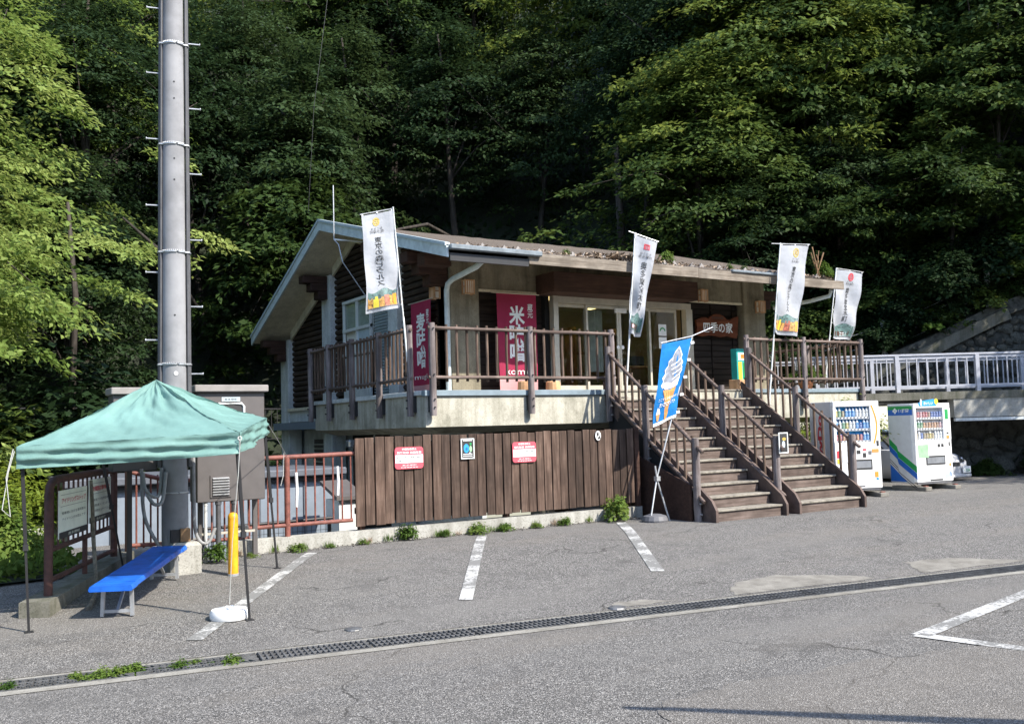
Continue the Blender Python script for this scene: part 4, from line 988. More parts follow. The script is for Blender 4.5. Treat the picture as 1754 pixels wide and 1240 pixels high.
for i in range(4):
    a, b = cors[i], cors[(i + 1) % 4]; out = (b - a).cross(Vector((0, 0, 1))).normalized()
    def fv(u, v, a=a, b=b, out=out):
        p = a.lerp(b, u) - Vector((0, 0, .21 * v + .012 * math.sin(u * math.pi) * v))
        d = .006 + (.022 * math.sin(u * 11 + v * 3.0 + i) + .016 * math.sin(v * 14 - u * 6 + i * 2) + .008 * math.sin(u * 37 + v * 9)) * min(1, v * 3) * (1 if .01 < u < .99 else .2)
        return p + out * d
    vm = MB(); vm.grid(fv, 60, 14); vm.build('valance', 'tent_cloth', TE, True)
    hm2 = MB(); hm2.tube([fv(u / 30, 1.0) + Vector((0, 0, .002)) for u in range(31)], .005, 5); hm2.build('hem', 'tent_cloth', TE)
feet = [(.93, 10.4), (2.86, 9.67), (3.94, 12.09), (2.24, 13.0)]
for i, (fx, fy) in enumerate(feet):
    c = cors[i].lerp(PK, .03); zg = ground(fx, fy)
    if i == 3: zg = 0.0
    m = MB(); mid = Vector((fx, fy, zg)).lerp(Vector((c.x, c.y, c.z - .03)), .46)
    m.bar((fx, fy, zg + .01), mid, .022, .022, (1, 0, 0)); m.bar(mid, (c.x, c.y, c.z - .03), .032, .032, (1, 0, 0)); m.box((mid.x - .024, mid.y - .024, mid.z - .03), (mid.x + .024, mid.y + .024, mid.z + .03))
    m.box((fx - .04, fy - .04, zg), (fx + .04, fy + .04, zg + .008)); m.build('leg', 'black_metal', TE)
for i in range(4):
    a, b = cors[i], cors[(i + 1) % 4]; dn = Vector((0, 0, -.06)); m = MB()
    for k in range(2):
        p = a.lerp(b, k / 2) ; q = a.lerp(b, (k + 1) / 2)
        p = p.lerp(PK, .1); q = q.lerp(PK, .1); m.bar(p + dn * 2, q + dn * 3.2, .016, .02); m.bar(p + dn * 3.2, q + dn * 2, .016, .02)
    m.build('scissor_frame', 'black_metal', TE)
# guy ropes
def rope(pts, label, r=.0045, par=None):
    m = MB(); m.tube(pts, r, 5); return tag(m.build('guy_rope', 'rope', None), label, 'rope')
wx, wy = 2.71, 9.85
m = MB(); m.tube([(FR.x + .018 * math.cos(a), FR.y - .03, 1.66 + .018 * math.sin(a)) for a in [k * .52 for k in range(13)]], .006, 5); m.build('eyelet', 'rope', TE)
rope([(FR.x, FR.y - .04, 1.64), (FR.x - .005, FR.y + .02, 1.3), (FR.x - .02, FR.y + .2, .6), (wx, wy, -.02)], 'white guy rope from the tent corner down to the round white weight')
rope([(BR_.x, BR_.y, 1.85), (BR_.x + .4, BR_.y + .8, 1.62), (4.57, 13.52, 1.36)], 'white guy rope from the tent corner to the rusty guard rail')
rope([(4.45, 13.3, 1.42), (4.44, 13.3, 1.1), (4.4, 13.3, .95)], 'loose white rope end dangling in front of the guard rail')
rope([(FL.x - .03, FL.y, 1.62), (FL.x - .09, FL.y - .02, 1.35), (FL.x - .05, FL.y, .98), (FL.x - .12, FL.y, 1.05), (FL.x - .07, FL.y, 1.4), (FL.x - .02, FL.y, 1.6)], 'white rope bunched at the left front tent corner')
WT = thing('tent_weight', 'round white plastic tent weight on the painted bay line', 'weight', (wx, wy, ground(wx, wy)))
m = MB(); m.lathe((wx, wy, ground(wx, wy)), [(.185, 0), (.195, .02), (.195, .07), (.18, .095), (.09, .1), (.06, .085), (.03, .085)], 28); o = m.build('disc', 'white_plastic', WT); smooth_angle(o.data, 40)
m = MB(); m.tube([(wx - .06, wy, ground(wx, wy) + .095), (wx - .03, wy, ground(wx, wy) + .125), (wx + .03, wy, ground(wx, wy) + .125), (wx + .06, wy, ground(wx, wy) + .095)], .01, 6); m.build('grip', 'white_plastic', WT)
# ================================================================ LOWER SHED
SH = thing('storage_shed', 'grey blue metal shed on the lower ground behind the rusty railings', 'shed', (5.0, 15.8, -1.3))
MB().box((2.0, 16.3, -1.3), (6.4, 18.2, .86)).build('wall', 'shed_panel', SH)
m = MB(); m.bevbox((1.9, 16.1, .93), (6.55, 18.4, 1.06), .02); m.build('roof', 'shed_roof', SH)
MB().box((1.95, 16.2, .86), (6.5, 18.3, .93)).build('eave', 'black_metal', SH)
for x in (2.6, 3.4, 4.2, 5.0, 5.8): MB().box((x, 16.275, -1.3), (x + .03, 16.3, .86)).build('panel_joint', 'shed_roof', SH)
t = thing('white_locker', 'white metal locker with dark slanted lid beside the fence end', 'locker', (6.3, 15.2, -1.3))
MB().box((5.95, 15.0, -1.3), (6.3, 15.6, .55)).build('body', 'alu_white', t); m = MB(); m.prism([(5.88, 14.92, .56), (5.88, 15.7, .8), (5.88, 15.7, .86), (5.88, 14.92, .62)], (.5, 0, 0)); m.build('lid', 'cabinet', t)
t = thing('mesh_fence', 'low black wire mesh fence in front of the grey blue shed', 'fence', (4.8, 14.8, -1.3))
rt(t, [(3.6, 14.8, .28), (5.75, 14.8, .3)], .025, 'black_metal')
for x in (3.7, 4.7, 5.7): rt(t, [(x, 14.8, -1.3), (x, 14.8, .3)], .03, 'black_metal', 'post')
m = MB()
for i in range(28): m.box((3.6 + i * .078, 14.8, -1.2), (3.606 + i * .078, 14.806, .28))
for i in range(14): m.box((3.6, 14.8, -1.2 + i * .11), (5.75, 14.806, -1.194 + i * .11))
m.build('wire_mesh', 'black_metal', t)
t = thing('flood_lamp', 'small flood lamp on an arm under the deck corner by the fence', 'lamp', (5.3, 15.6, 1.5))
m = MB(); m.bevbox((7.62, 18.6, 1.35), (7.85, 18.8, 1.52), .03); m.build('lamp_head', 'lamp_glass', t); m = MB(); m.tube([(7.85, 18.7, 1.42), (8.2, 18.7, 1.42), (8.25, 18.7, 1.65)], .02, 8); m.build('arm', 'galv', t)
# ================================================================ LANTERNS, BANNERS, SHOP SIGN
def lantern(x, y, z, nrm, label):
    X = Vector((-nrm[1], nrm[0], 0)); X = X if X.length else Vector((1, 0, 0)); Nn = Vector((*nrm, 0)); o = Vector((x, y, z))
    t = thing('wall_lantern', label, 'lantern', tuple(o), group='wooden lattice lanterns on the shop front')
    w, h, d = .2, .3, .15
    def blk(u0, u1, v0, v1, n0, n1, nm, mat):
        m = MB(); m.prism([o + X * u + Vector((0, 0, v)) + Nn * n0 for u, v in ((u0, v0), (u1, v0), (u1, v1), (u0, v1))], Nn * (n1 - n0)); m.build(nm, mat, t)
    blk(-w / 2 + .015, w / 2 - .015, .015, h - .015, 0, d - .015, 'shade', 'shade_paper')
    for s in (-1, 1):
        blk(s * w / 2 - .015, s * w / 2 + .015, 0, h, d - .03, d, 'frame', 'lantern_wood'); blk(s * w / 2 - .015, s * w / 2 + .015, 0, h, 0, .03, 'frame', 'lantern_wood')
    for v in (0, h - .025): blk(-w / 2 + .015, w / 2 - .015, v, v + .025, d - .028, d - .002, 'frame', 'lantern_wood')
    for k in range(3): u = -w / 2 + w * (k + 1) / 4; blk(u - .008, u + .008, .025, h - .025, d - .015, d - .001, 'slat', 'lantern_wood')
    for s in (-1, 1):
        m = MB()
        for v in (.0, h * .5, h - .025): m.prism([o + X * (s * w / 2) + Vector((0, 0, v + b)) + Nn * a for a, b in ((.03, 0), (d - .03, 0), (d - .03, .02), (.03, .02))], X * (.01 * s))
        m.build('side_slat', 'lantern_wood', t)
lantern(9.5, 16.79, 4.42, (0, -1), 'wooden lattice lantern on the front corner pillar beside the downpipe')
lantern(11.38, 16.85, 4.6, (0, -1), 'wooden lattice lantern on the concrete band above the maroon banner')
lantern(16.05, 16.85, 4.58, (0, -1), 'wooden lattice lantern right of the dark box over the doors')
lantern(17.95, 16.79, 4.38, (0, -1), 'wooden lattice lantern on the right pillar above the white flag')
lantern(9.03, 17.15, 4.35, (-1, 0), 'wooden lattice lantern on the gable side behind the downpipe')
def fixed_banner(label, o, X, w, h, chars, head, sub, nrm):
    o = Vector(o); X = Vector(X); Nn = Vector(nrm); Z = Vector((0, 0, 1))
    t = thing('cloth_banner', label, 'banner', tuple(o))
    def surf(u, v, d=0.0): return o + X * ((u - .5) * w * (1 - .04 * v)) - Z * (v * h) + Nn * (.03 * math.sin(u * 7 + v * 2) * v + d)
    m = MB(); m.grid(lambda a, b: surf(a, b * .88), 16, 30); m.build('cloth', 'maroon', t, True)
    m = MB(); m.grid(lambda a, b: surf(a, .88 + b * .12), 16, 6); m.build('pale_hem', 'maroon_pale', t, True)
    m = MB(); m.tube([o - X * (w / 2 + .12) + Z * .01, o + X * (w / 2 + .08) + Z * .01], .012, 7); m.build('rod', 'alu', t)
    def fit(cu, cv): return lambda x, y: surf(cu + x / w, cv - y / h, .008)
    for i, c in enumerate(chars): lettering(t, c, None, None, None, .4, .4, 'white', fit=fit(.5, .22 + .19 * i), offset=.03)
    lettering(t, head, None, None, None, .13, .3, 'white', vertical=True, fit=fit(.84, .17), offset=.015)
    lettering(t, sub, None, None, None, .62, .13, 'white', fit=fit(.5, .8))
fixed_banner('maroon hanging banner with white characters in the dark bay left of the doors', (10.6, 16.62, 4.47), (1, 0, 0), .98, 2.03, '米味噌', '蔵元', 'kome', (0, -1, 0))
fixed_banner('maroon hanging banner on the shaded gable side behind the corner railing', (8.85, 17.6, 4.35), (0, -1, 0), .92, 1.98, '麦味噌', '蔵元', 'mugi', (-1, 0, 0))
SG = thing('shop_sign', 'carved reddish wooden shop sign board with four white characters', 'sign', (16.6, 16.9, 3.75))
top = [(-.7, .4), (-.64, .42), (-.5, .47), (-.4, .47), (-.3, .44), (-.22, .5), (-.08, .56), (.08, .56), (.2, .52), (.3, .44), (.42, .43), (.55, .5), (.71, .53)]
bot = [(.68, .3), (.66, .08), (.62, -.02), (.5, .0), (.3, .03), (.1, .0), (-.1, .03), (-.3, .04), (-.5, .0), (-.72, .04), (-.69, .2)]
m = MB(); m.prism([(16.6 + x, 16.86, 3.75 + z) for x, z in top + bot], (0, .06, 0)); o = m.build('board', 'sign_wood', SG)
lettering(SG, '四季の家', (16.6, 16.852, 3.98), (1, 0, 0), (0, 0, 1), .98, .26, 'white', offset=.02)
lettering(SG, '東京都奥多摩町', (16.6, 16.852, 4.22), (1, 0, 0), (0, 0, 1), .42, .07, 'black_print', offset=.01)
MB().box((16.3, 16.921, 3.85), (16.9, 16.99, 3.95)).build('batten', 'brown_beam', SG)
TS = thing('standing_sign', 'green and yellow upright sign leaning by the right bay', 'sign', (17.1, 16.4, 2.38))
m = MB(); m.bevbox((16.62, 16.3, 2.42), (17.08, 16.5, 3.42), .01); m.build('box', 'teal_print', TS)
for x0, x1, z0, z1, mt in ((16.66, 17.04, 3.14, 3.32, 'white'), (16.74, 16.98, 3.18, 3.28, 'orange_print'), (16.66, 16.78, 2.5, 3.1, 'yellow_print'), (16.82, 17.02, 2.7, 3.08, 'green_print'), (16.8, 17.0, 2.5, 2.58, 'white')):
    MB().box((x0, 16.292 - (.003 if mt == 'orange_print' else 0), z0), (x1, 16.3 - (.003 if mt == 'orange_print' else 0) , z1)).build('printed_field', mt, TS)
for k in range(3): m = MB(); m.prism([(16.92 + .07 * math.cos(a * .628), 16.288, 2.76 + k * .12 + .045 * math.sin(a * .628)) for a in range(10)], (0, .004, 0)); m.build('printed_fruit', 'yellow_print', TS)
lettering(TS, 'アイス', (16.86, 16.284, 3.23), (1, 0, 0), (0, 0, 1), .2, .06, 'red_print', offset=.02)
# ================================================================ FLAGS
def flag_surf(TL, TR, BR, BL, nrm, amp, k=0):
    TL, TR, BR, BL, nrm = map(Vector, (TL, TR, BR, BL, nrm))
    def s(u, v, d=0.0):
        p = TL.lerp(TR, u).lerp(BL.lerp(BR, u), v)
        w = amp * (.3 + v) * (math.sin(u * 7.5 + v * 4 + k) * .6 + math.sin(v * 11 - u * 5 + k * 2) * .45)
        c = .004 * (abs((u * 4) % 1 - .5) < .06) - .004 * (abs((v * 7) % 1 - .5) < .05)
        return p + nrm * (w + c + d)
    return s
def patch(t, s, u0, u1, v0, v1, mat, d, nm='printed_field', nu=8, nv=8, jag=0):
    m = MB(); m.grid(lambda a, b: s(u0 + (u1 - u0) * a, (v0 + (jag * math.sin(a * 9) * (1 - b) if jag else 0)) + (v1 - v0) * b, d), nu, nv); return m.build(nm, mat, t, True)
def ring(t, s, cu, cv, ru, rv, th, d, mat, n=24):
    m = MB(); vs = []
    for i in range(n):
        a = 2 * math.pi * i / n
        for q in (1, 1 - th): vs.append(s(cu + ru * q * math.cos(a), cv + rv * q * math.sin(a), d))
    m.add(vs, [(2 * i, 2 * ((i + 1) % n), 2 * ((i + 1) % n) + 1, 2 * i + 1) for i in range(n)]); return m.build('emblem_ring', mat, t)
def nobori(label, foot, topp, TL, TR, BR, BL, pole_left, text, kind, mirrored=False, stub=.25, amp=.03, k=0, weight=True):
    foot, topp, TL, TR, BR, BL = map(Vector, (foot, topp, TL, TR, BR, BL))
    t = thing('banner_flag', label, 'flag', tuple(foot), group='white vertical flags round the deck')
    nrm = (TR - TL).cross(BL - TL).normalized(); nrm = -nrm if nrm.y > 0 else nrm
    s = flag_surf(TL, TR, BR, BL, nrm, amp * 2.5, k)
    m = MB(); m.grid(lambda a, b: s(a, b), 26, 60); m.build('cloth', 'flag_white', t, True)
    m = MB(); m.tube([foot, foot.lerp(topp, .4)], .019, 8); m.tube([foot.lerp(topp, .38), topp], .013, 8); m.build('pole', 'alu_white', t)
    pa, pb = (TL, TR) if pole_left else (TR, TL); d = (pb - pa).normalized()
    q = topp + (pa - topp) * .3
    m = MB(); m.tube([pa - d * stub + Vector((0, 0, .03)), pb + d * .03 + Vector((0, 0, .03))], .010, 7); m.build('crossbar', 'galv', t)
    e0, e1 = (TL, BL) if pole_left else (TR, BR)
    for i in range(6):
        f = .02 + i * .19; a = e0.lerp(e1, f); ax = (topp - foot).normalized(); b = foot + ax * (a - foot).dot(ax)
        m = MB(); m.bar(a + nrm * .004, b + nrm * .02, .004, .03); m.build('loop', 'white', t)
    for u in (.03, .5, .97):
        a = TL.lerp(TR, u); m = MB(); m.bar(a, a + Vector((0, 0, .04)), .03, .006, (0, 1, 0)); m.build('loop', 'white', t)
    w = (TR - TL).length; h = (BL - TL).length; mu = -1 if mirrored else 1
    U = lambda u: 1 - u if mirrored else u
    fit = lambda cu, cv: (lambda x, y: s(U(cu) + mu * x / w, cv - y / h, .009))
    em = 'gold_print' if kind == 'jars' else 'red_print'
    ring(t, s, U(.55), .085, .12, .12 * w / h, .28, .007, em)
    lettering(t, '奥' if kind == 'jars' else '回', None, None, None, .12, .12, em, fit=fit(.55, .085), offset=.01)
    lettering(t, 'おくたま', None, None, None, .24, .045, 'grey_print', fit=fit(.55, .155)); lettering(t, '奥多摩町', None, None, None, .3, .055, 'grey_print', fit=fit(.55, .185))
    lettering(t, text, None, None, None, .145, h * .5, 'black_print', vertical=True, fit=fit(.53, .49), offset=.004)
    if kind == 'jars':
        patch(t, s, .06, .94, .79, .87, 'hill_print', .006, jag=.02)
        for i, mt in enumerate(('jar_print', 'yellow_print', 'jar_print', 'jar_red', 'jar_print', 'orange_print')):
            u0 = .06 + .88 * i / 6; patch(t, s, u0, u0 + .135, .855 - .012 * (i % 2), .955, mt, .0075, 'printed_jar', 3, 4)
    else:
        patch(t, s, .08, .94, .79, .88, 'hill_print', .006, jag=.025); patch(t, s, .08, .94, .87, .955, 'hill_print', .0065, 'printed_field')
        patch(t, s, .1, .72, .88, .95, 'brown_beam', .0078, 'printed_house', 5, 4); patch(t, s, .16, .36, .9, .935, 'pink_print', .009, 'printed_house', 3, 3); patch(t, s, .46, .64, .9, .935, 'white', .009, 'printed_house', 3, 3)
    patch(t, s, .03, .97, .96, .968, 'grey_print', .0062, 'hem_line', 8, 1)
    if weight:
        m = MB(); g = foot; m.lathe((g.x, g.y, g.z), [(.1, 0), (.1, .03), (.03, .05)], 14); m.build('foot', 'alu', t)
    return t
nobori('white flag seen from behind with mirrored writing above the deck corner', (7.5, 15.4, 2.4), (7.22, 15.38, 5.72), (6.62, 15.42, 5.5), (7.22, 15.4, 5.66), (7.35, 15.4, 3.9), (6.7, 15.42, 3.76), False, '東京の森ピクルス', 'jars', True, .02, .025, 0, False)
nobori('narrow white flag with red emblem leaning in front of the shop doors', (11.97, 14.8, 2.2), (12.36, 14.8, 5.58), (12.38, 14.8, 5.53), (12.82, 14.65, 5.38), (12.32, 14.72, 3.43), (12.09, 14.8, 3.5), True, '奥多摩宝木町', 'house', False, .16, .03, 2)
nobori('white flag with gold emblem and pickle jars in front of the right pillar', (16.0, 14.78, 2.0), (16.58, 14.75, 5.7), (16.6, 14.75, 5.65), (17.5, 14.72, 5.7), (16.92, 14.75, 3.56), (16.25, 14.78, 3.64), True, '東京の森ピクルス', 'jars', False, .3, .03, 4)
nobori('white flag with red emblem at the right end of the deck by the footbridge', (19.62, 16.2, 2.6), (20.28, 16.2, 5.6), (20.3, 16.2, 5.56), (21.2, 16.1, 5.5), (20.74, 16.2, 3.72), (19.92, 16.2, 3.74), True, '奥多摩宝木町', 'house', False, .02, .04, 5, False)
# ice cream flag on its crossed stand
IC = thing('ice_cream_flag', 'blue flag with a soft ice cream cone leaning before the stairs', 'flag', (10.85, 12.7, 0))
TL, TR, BR, BL = Vector((11.12, 12.7, 3.08)), Vector((11.8, 12.66, 3.2)), Vector((11.33, 12.66, 1.79)), Vector((10.87, 12.72, 1.62))
s = flag_surf(TL, TR, BR, BL, (0, -1, 0), .03, 1.2); w = (TR - TL).length; h = (BL - TL).length
m = MB(); m.grid(lambda a, b: s(a, b), 26, 44); m.build('cloth', 'flag_blue', IC, True)
m = MB(); m.tube([(10.62, 12.6, -.01), (10.89, 12.7, .73), (11.86, 12.7, 3.26)], .014, 8); m.build('pole', 'galv', IC)
m = MB(); m.tube([(11.05, 12.58, -.02), (10.9, 12.7, .7), (10.87, 12.71, .95)], .016, 8); m.build('stand_leg', 'galv', IC)
m = MB(); m.tube([(11.1, 12.7, 3.1), (11.82, 12.68, 3.24), (12.35, 12.68, 3.42)], .010, 7); m.build('crossbar', 'galv', IC)
m = MB(); m.box((10.86, 12.66, .69), (10.94, 12.74, .77)); m.build('clamp', 'galv', IC)
for i in range(5):
    a = TR.lerp(BR, .06 + .22 * i); m = MB(); m.bar(a + Vector((0, -.006, 0)), a + Vector((.075, -.012, .01)), .006, .045); m.build('loop', 'white', IC)
def cpoly(pts, mat, d, nm):
    m = MB(); c = (sum(p[0] for p in pts) / len(pts), sum(p[1] for p in pts) / len(pts)); vs = [s(*c, d)] + [s(u, v, d) for u, v in pts]
    n = len(pts); m.add(vs, [(0, i + 1, (i + 1) % n + 1) for i in range(n)]); return m.build(nm, mat, IC)
out = [(.62, .07), (.68, .12), (.76, .19), (.74, .23), (.83, .29), (.8, .33), (.86, .39), (.8, .43), (.84, .49), (.78, .53), (.8, .56), (.5, .565), (.2, .56), (.14, .52), (.22, .48), (.17, .43), (.27, .39), (.24, .34), (.34, .29), (.33, .24), (.44, .2), (.5, .13)]
cpoly(out, 'white', .007, 'ice_cream_outline')
cpoly([(.5 + (u - .5) * .9, .34 + (v - .34) * .93) for u, v in out], 'grey_cone', .010, 'ice_cream')
for v0, u0, u1 in ((.3, .36, .8), (.37, .28, .84), (.44, .24, .82), (.24, .42, .74)):
    m = MB(); m.grid(lambda a, b: s(u0 + (u1 - u0) * a, v0 + .05 - .08 * a + .02 * math.sin(a * 3.1) + b * .018, .0125), 10, 1); m.build('swirl', 'machine_side', IC, True)
cpoly([(.18, .5), (.36, .47), (.5, .54), (.66, .5), (.82, .46), (.8, .57), (.6, .585), (.3, .585)], 'white', .013, 'ice_cream_foot')
cpoly([(.24, .585), (.5, .6), (.76, .58), (.7, .67), (.55, .96), (.5, .97), (.45, .96), (.32, .69)], 'cone_brown', .0105, 'cone')
m = MB()
for k in range(5): m.grid(lambda a, b: s(.3 + .07 * k + a * .012 + .01 * b, .62 + b * .05, .0125), 1, 4)
m.build('cone_ribs', 'terracotta', IC)
fit = lambda cu, cv: (lambda x, y: s(cu + x / w, cv - y / h, .016))
lettering(IC, 'ここでしか食べられない', None, None, None, .52, .055, 'white', fit=fit(.5, .7), offset=.006); lettering(IC, 'わさびソフト', None, None, None, .44, .085, 'white', fit=fit(.5, .765), offset=.02)
cpoly([(.1, .86), (.16, .82), (.24, .86), (.2, .95), (.13, .95)], 'cone_brown', .012, 'small_cone'); cpoly([(.1, .87), (.15, .79), (.2, .8), (.25, .87)], 'white', .013, 'small_ice_cream')
patch(IC, s, .0, 1, .965, 1, 'white', .006, 'white_hem', 12, 2)
m = MB(); m.lathe((10.78, 12.66, -.02), [(.22, 0), (.23, .05), (.2, .12), (.1, .15), (.03, .15)], 16); tag(m.build('sandbag', 'grey_print', None), 'dark weight bag lying at the foot of the ice cream flag', 'weight')
# lamp-like framed poster on the middle stair post
t = thing('post_poster', 'framed dark poster tied to the middle stair post', 'poster', (13.3, 11.98, 1.15))
framed_poster(t, 13.17, 13.41, 1.08, 1.46, 11.97, .022)
m = MB(); m.prism([(13.29 + .04 * math.cos(a * .628), 11.971, 1.24 + .07 * math.sin(a * .628)) for a in range(10)], (0, .002, 0)); m.build('printed_patch', 'pale_metal', t)
m = MB(); m.prism([(13.31 + .05 * math.cos(a * .628), 11.9715, 1.34 + .03 * math.sin(a * .628)) for a in range(10)], (0, .002, 0)); m.build('printed_patch', 'gold_print', t)
# ================================================================ DRINK MACHINES
def bottle_mesh(kind, mat):
    m = MB()
    if kind == 'can': m.lathe((0, 0, 0), [(.022, 0), (.026, .006), (.026, .098), (.021, .108)], 10)
    else: m.lathe((0, 0, 0), [(.026, 0), (.029, .01), (.029, .11), (.012, .15), (.012, .168)], 10)
    me = m.mesh('drink_bottle', 'drink_' + mat, True); return me
BOT = {(k, c): bottle_mesh(k, c) for k in ('can', 'bottle') for c in ('sky_print', 'white', 'green_print', 'red_print', 'orange_print', 'gold_print', 'blue_print', 'pink_print', 'cone_brown', 'lime_print', 'yellow_print')}
def machine(label, loc, rz, W, D, H, rows, side, extras):
    t = thing('vending_machine', label, 'vending machine', loc, rz, 'drink machines beside the stairs')
    b = lambda lo, hi, nm, mt, bev=0: (MB().bevbox(lo, hi, bev) if bev else MB().box(lo, hi)).build(nm, mt, t, world=False)
    b((0, .1, .06), (W, D, H), 'body', 'machine_side', .012)
    wx0, wx1, wz0, wz1 = .06, W * .8, H * .55, H * .94
    m = MB(); y0, y1 = 0.0, .105
    m.bevbox((0, y0, .08), (W, y1, wz0), .012); m.bevbox((0, y0, wz1), (W, y1, H), .012); m.box((0.002, y0, wz0 - .002), (wx0, y1, wz1 + .002)); m.box((wx1, y0, wz0 - .002), (W - .002, y1, wz1 + .002)); m.build('front_panel', 'machine_white', t, world=False)
    b((wx0, .098, wz0), (wx1, .104, wz1), 'display_back', rows['back'])
    b((wx0, .012, wz0), (wx1, .016, wz1), 'display_glass', 'machine_glass')
    nr = 3; ph = (wz1 - wz0) / nr
    for r in range(nr):
        z = wz0 + r * ph
        b((wx0, .018, z), (wx1, .097, z + .035), 'shelf', 'machine_white')
        row = rows['rows'][2 - r]; n = len(row)
        for i, (k, c) in enumerate(row):
            x = wx0 + (wx1 - wx0) * (i + .5) / n; o = link('drink_bottle', BOT[(k, c)], t); o.location = (x, .058, z + .036); sc = ph / .215; o.scale = (1.15, 1.0, sc)
        for i in range(n):
            x = wx0 + (wx1 - wx0) * (i + .5) / n; b((x - .018, .012, z + .008), (x + .018, .0185, z + .028), 'button', 'grey_print')
    for k in range(2): b((wx0, .02 , wz0 + (k + 1) * ph - .012), (wx1, .03, wz0 + (k + 1) * ph - .004), 'shelf_lip', 'white')
    # delivery flap, coin gear, stickers
    b((W * .26, -.004, H * .245), (W * .8, .02, H * .36), 'delivery_frame', 'black_print', .004); b((W * .29, -.01, H * .265), (W * .77, -.003, H * .34), 'delivery_flap', 'lamp_glass', .003)
    for (x0, x1, z0, z1, mt, nm) in extras: b((W * x0, -.006, H * z0), (W * x1, .003, H * z1), nm, mt, .002)
    b((.03, .02, .04), (W - .03, .06, .078), 'kick_plate', 'grey_print')
    side(t, W, D, H)
    return t
def rowof(s):
    mp = {'b': ('bottle', 'sky_print'), 'w': ('bottle', 'white'), 'g': ('bottle', 'green_print'), 'r': ('can', 'red_print'), 'o': ('can', 'orange_print'), 'k': ('can', 'gold_print'), 'B': ('can', 'blue_print'), 'p': ('can', 'pink_print'), 'c': ('can', 'cone_brown'), 'l': ('bottle', 'lime_print'), 'y': ('bottle', 'yellow_print')}
    return [mp[c] for c in s]
def side1(t, W, D, H):
    MB().box((-.003, .36, .42), (0.001, .66, 1.76)).build('red_panel', 'white', t, world=False)
    lettering(t, 'DyDo', (-.006, .51, 1.14), (0, 0, 1), (0, 1, 0), 1.05, .25, 'red_print', 'lettering', offset=.05, world=False)
    MB().box((-.005, .47, .45), (-.002, .53, .58)).build('red_strip', 'red_print', t, world=False)
    m = MB(); vs = []                              # orange arc beside the window
    for i in range(15):
        a = i / 14; z = H * (.95 - .42 * a); x = W * (.815 + .1 * math.sin(a * 2.9)); vs += [(x, -.003, z), (x + .04, -.003, z)]
    m.add(vs, [(2 * i, 2 * i + 1, 2 * i + 3, 2 * i + 2) for i in range(14)]); m.build('orange_arc', 'orange_print', t, world=False)
M1 = machine('white drink machine with red vertical lettering on its side, next to the stairs', (16.45, 13.42, .1), R(-19), 1.1, .95, 1.94,
    {'back': 'sky_print', 'rows': [rowof('ygkbbbwwww'), rowof('bwgywwbBbb'), rowof('rrockcorbb')]}, side1,
    [(.04, .13, .38, .46, 'red_print', 'price_card'), (.04, .13, .32, .37, 'yellow_print', 'price_card'), (.15, .3, .33, .47, 'machine_side', 'notice'), (.47, .55, .42, .46, 'black_print', 'bill_slot'), (.6, .68, .455, .475, 'red_print', 'display'), (.6, .67, .38, .43, 'black_print', 'coin_return'),
     (.72, .79, .41, .45, 'grey_print', 'coin_slot'), (.8, .95, .43, .47, 'cone_brown', 'sticker'), (.84, .92, .16, .22, 'orange_print', 'sticker'), (.87, .92, .13, .155, 'sky_print', 'sticker'), (.91, .96, .5, .56, 'black_print', 'card_reader'), (.35, .62, .06, .075, 'grey_print', 'vent_slot')])
def side2(t, W, D, H):
    Y = lambda u: D * (1 - u)
    def pl(pts, mt, d, nm):
        m = MB(); m.prism([(-d, Y(u), H * v) for u, v in pts], (d, 0, 0)); return m.build(nm, mt, t, world=False)
    pl([(.02, .86), (.94, .86), (.94, .97), (.02, .97)], 'blue_print', .003, 'logo_band'); pl([(.02, .93), (.94, .93), (.94, .972), (.02, .972)], 'green_print', .0045, 'logo_band')
    lettering(t, '伊藤園', (-.007, Y(.62), H * .915), (0, -1, 0), (0, 0, 1), .3, .09, 'white', offset=.02, world=False)
    for a in range(4):
        c = (.3 + .05 * math.cos(a * 1.571), .915 + .02 * math.sin(a * 1.571)); pl([(c[0] + .04 * math.cos(k * .785), c[1] + .016 * math.sin(k * .785)) for k in range(8)], 'white', .006, 'clover_mark')
    st = [(.02, 0), (.3, -.1), (.34, -.155), (1.0, -.34)]
    def band(z0, z1, mt, d): pl([(u, z0 + v) for u, v in st] + [(u, z1 + v) for u, v in st[::-1]], mt, d, 'stripe')
    band(.5, .58, 'green_print', .003); band(.42, .495, 'blue_print', .003); band(.315, .325, 'black_print', .003); band(.285, .293, 'black_print', .003)
    pl([(.02, .05), (.02, .26), (.3, .16), (.62, .05)], 'blue_print', .003, 'stripe')
    m = MB(); m.prism([(W * .15, -.006, H * .965), (W * .62, -.006, H * .965), (W * .64, -.006, H * 1.02), (W * .55, -.006, H * 1.05), (W * .22, -.006, H * 1.03), (W * .13, -.006, H * 1.0)], (0, .01, 0)); m.build('top_card', 'sky_print', t, world=False)
    m = MB(); m.prism([(W * .62 + .06 * math.cos(k * .524), -.012, H * 1.02 + .07 * math.sin(k * .524)) for k in range(12)], (0, .005, 0)); m.build('top_card', 'yellow_print', t, world=False)
    m = MB(); m.prism([(W * .2 + .03 * math.cos(k * .524), -.012, H * 1.01 + .08 * math.sin(k * .524)) for k in range(12)], (0, .005, 0)); m.build('top_card', 'white', t, world=False)
    lettering(t, 'おいしい', (W * .4, -.01, H * 1.0), (1, 0, 0), (0, 0, 1), .3, .07, 'white', offset=.03, world=False)
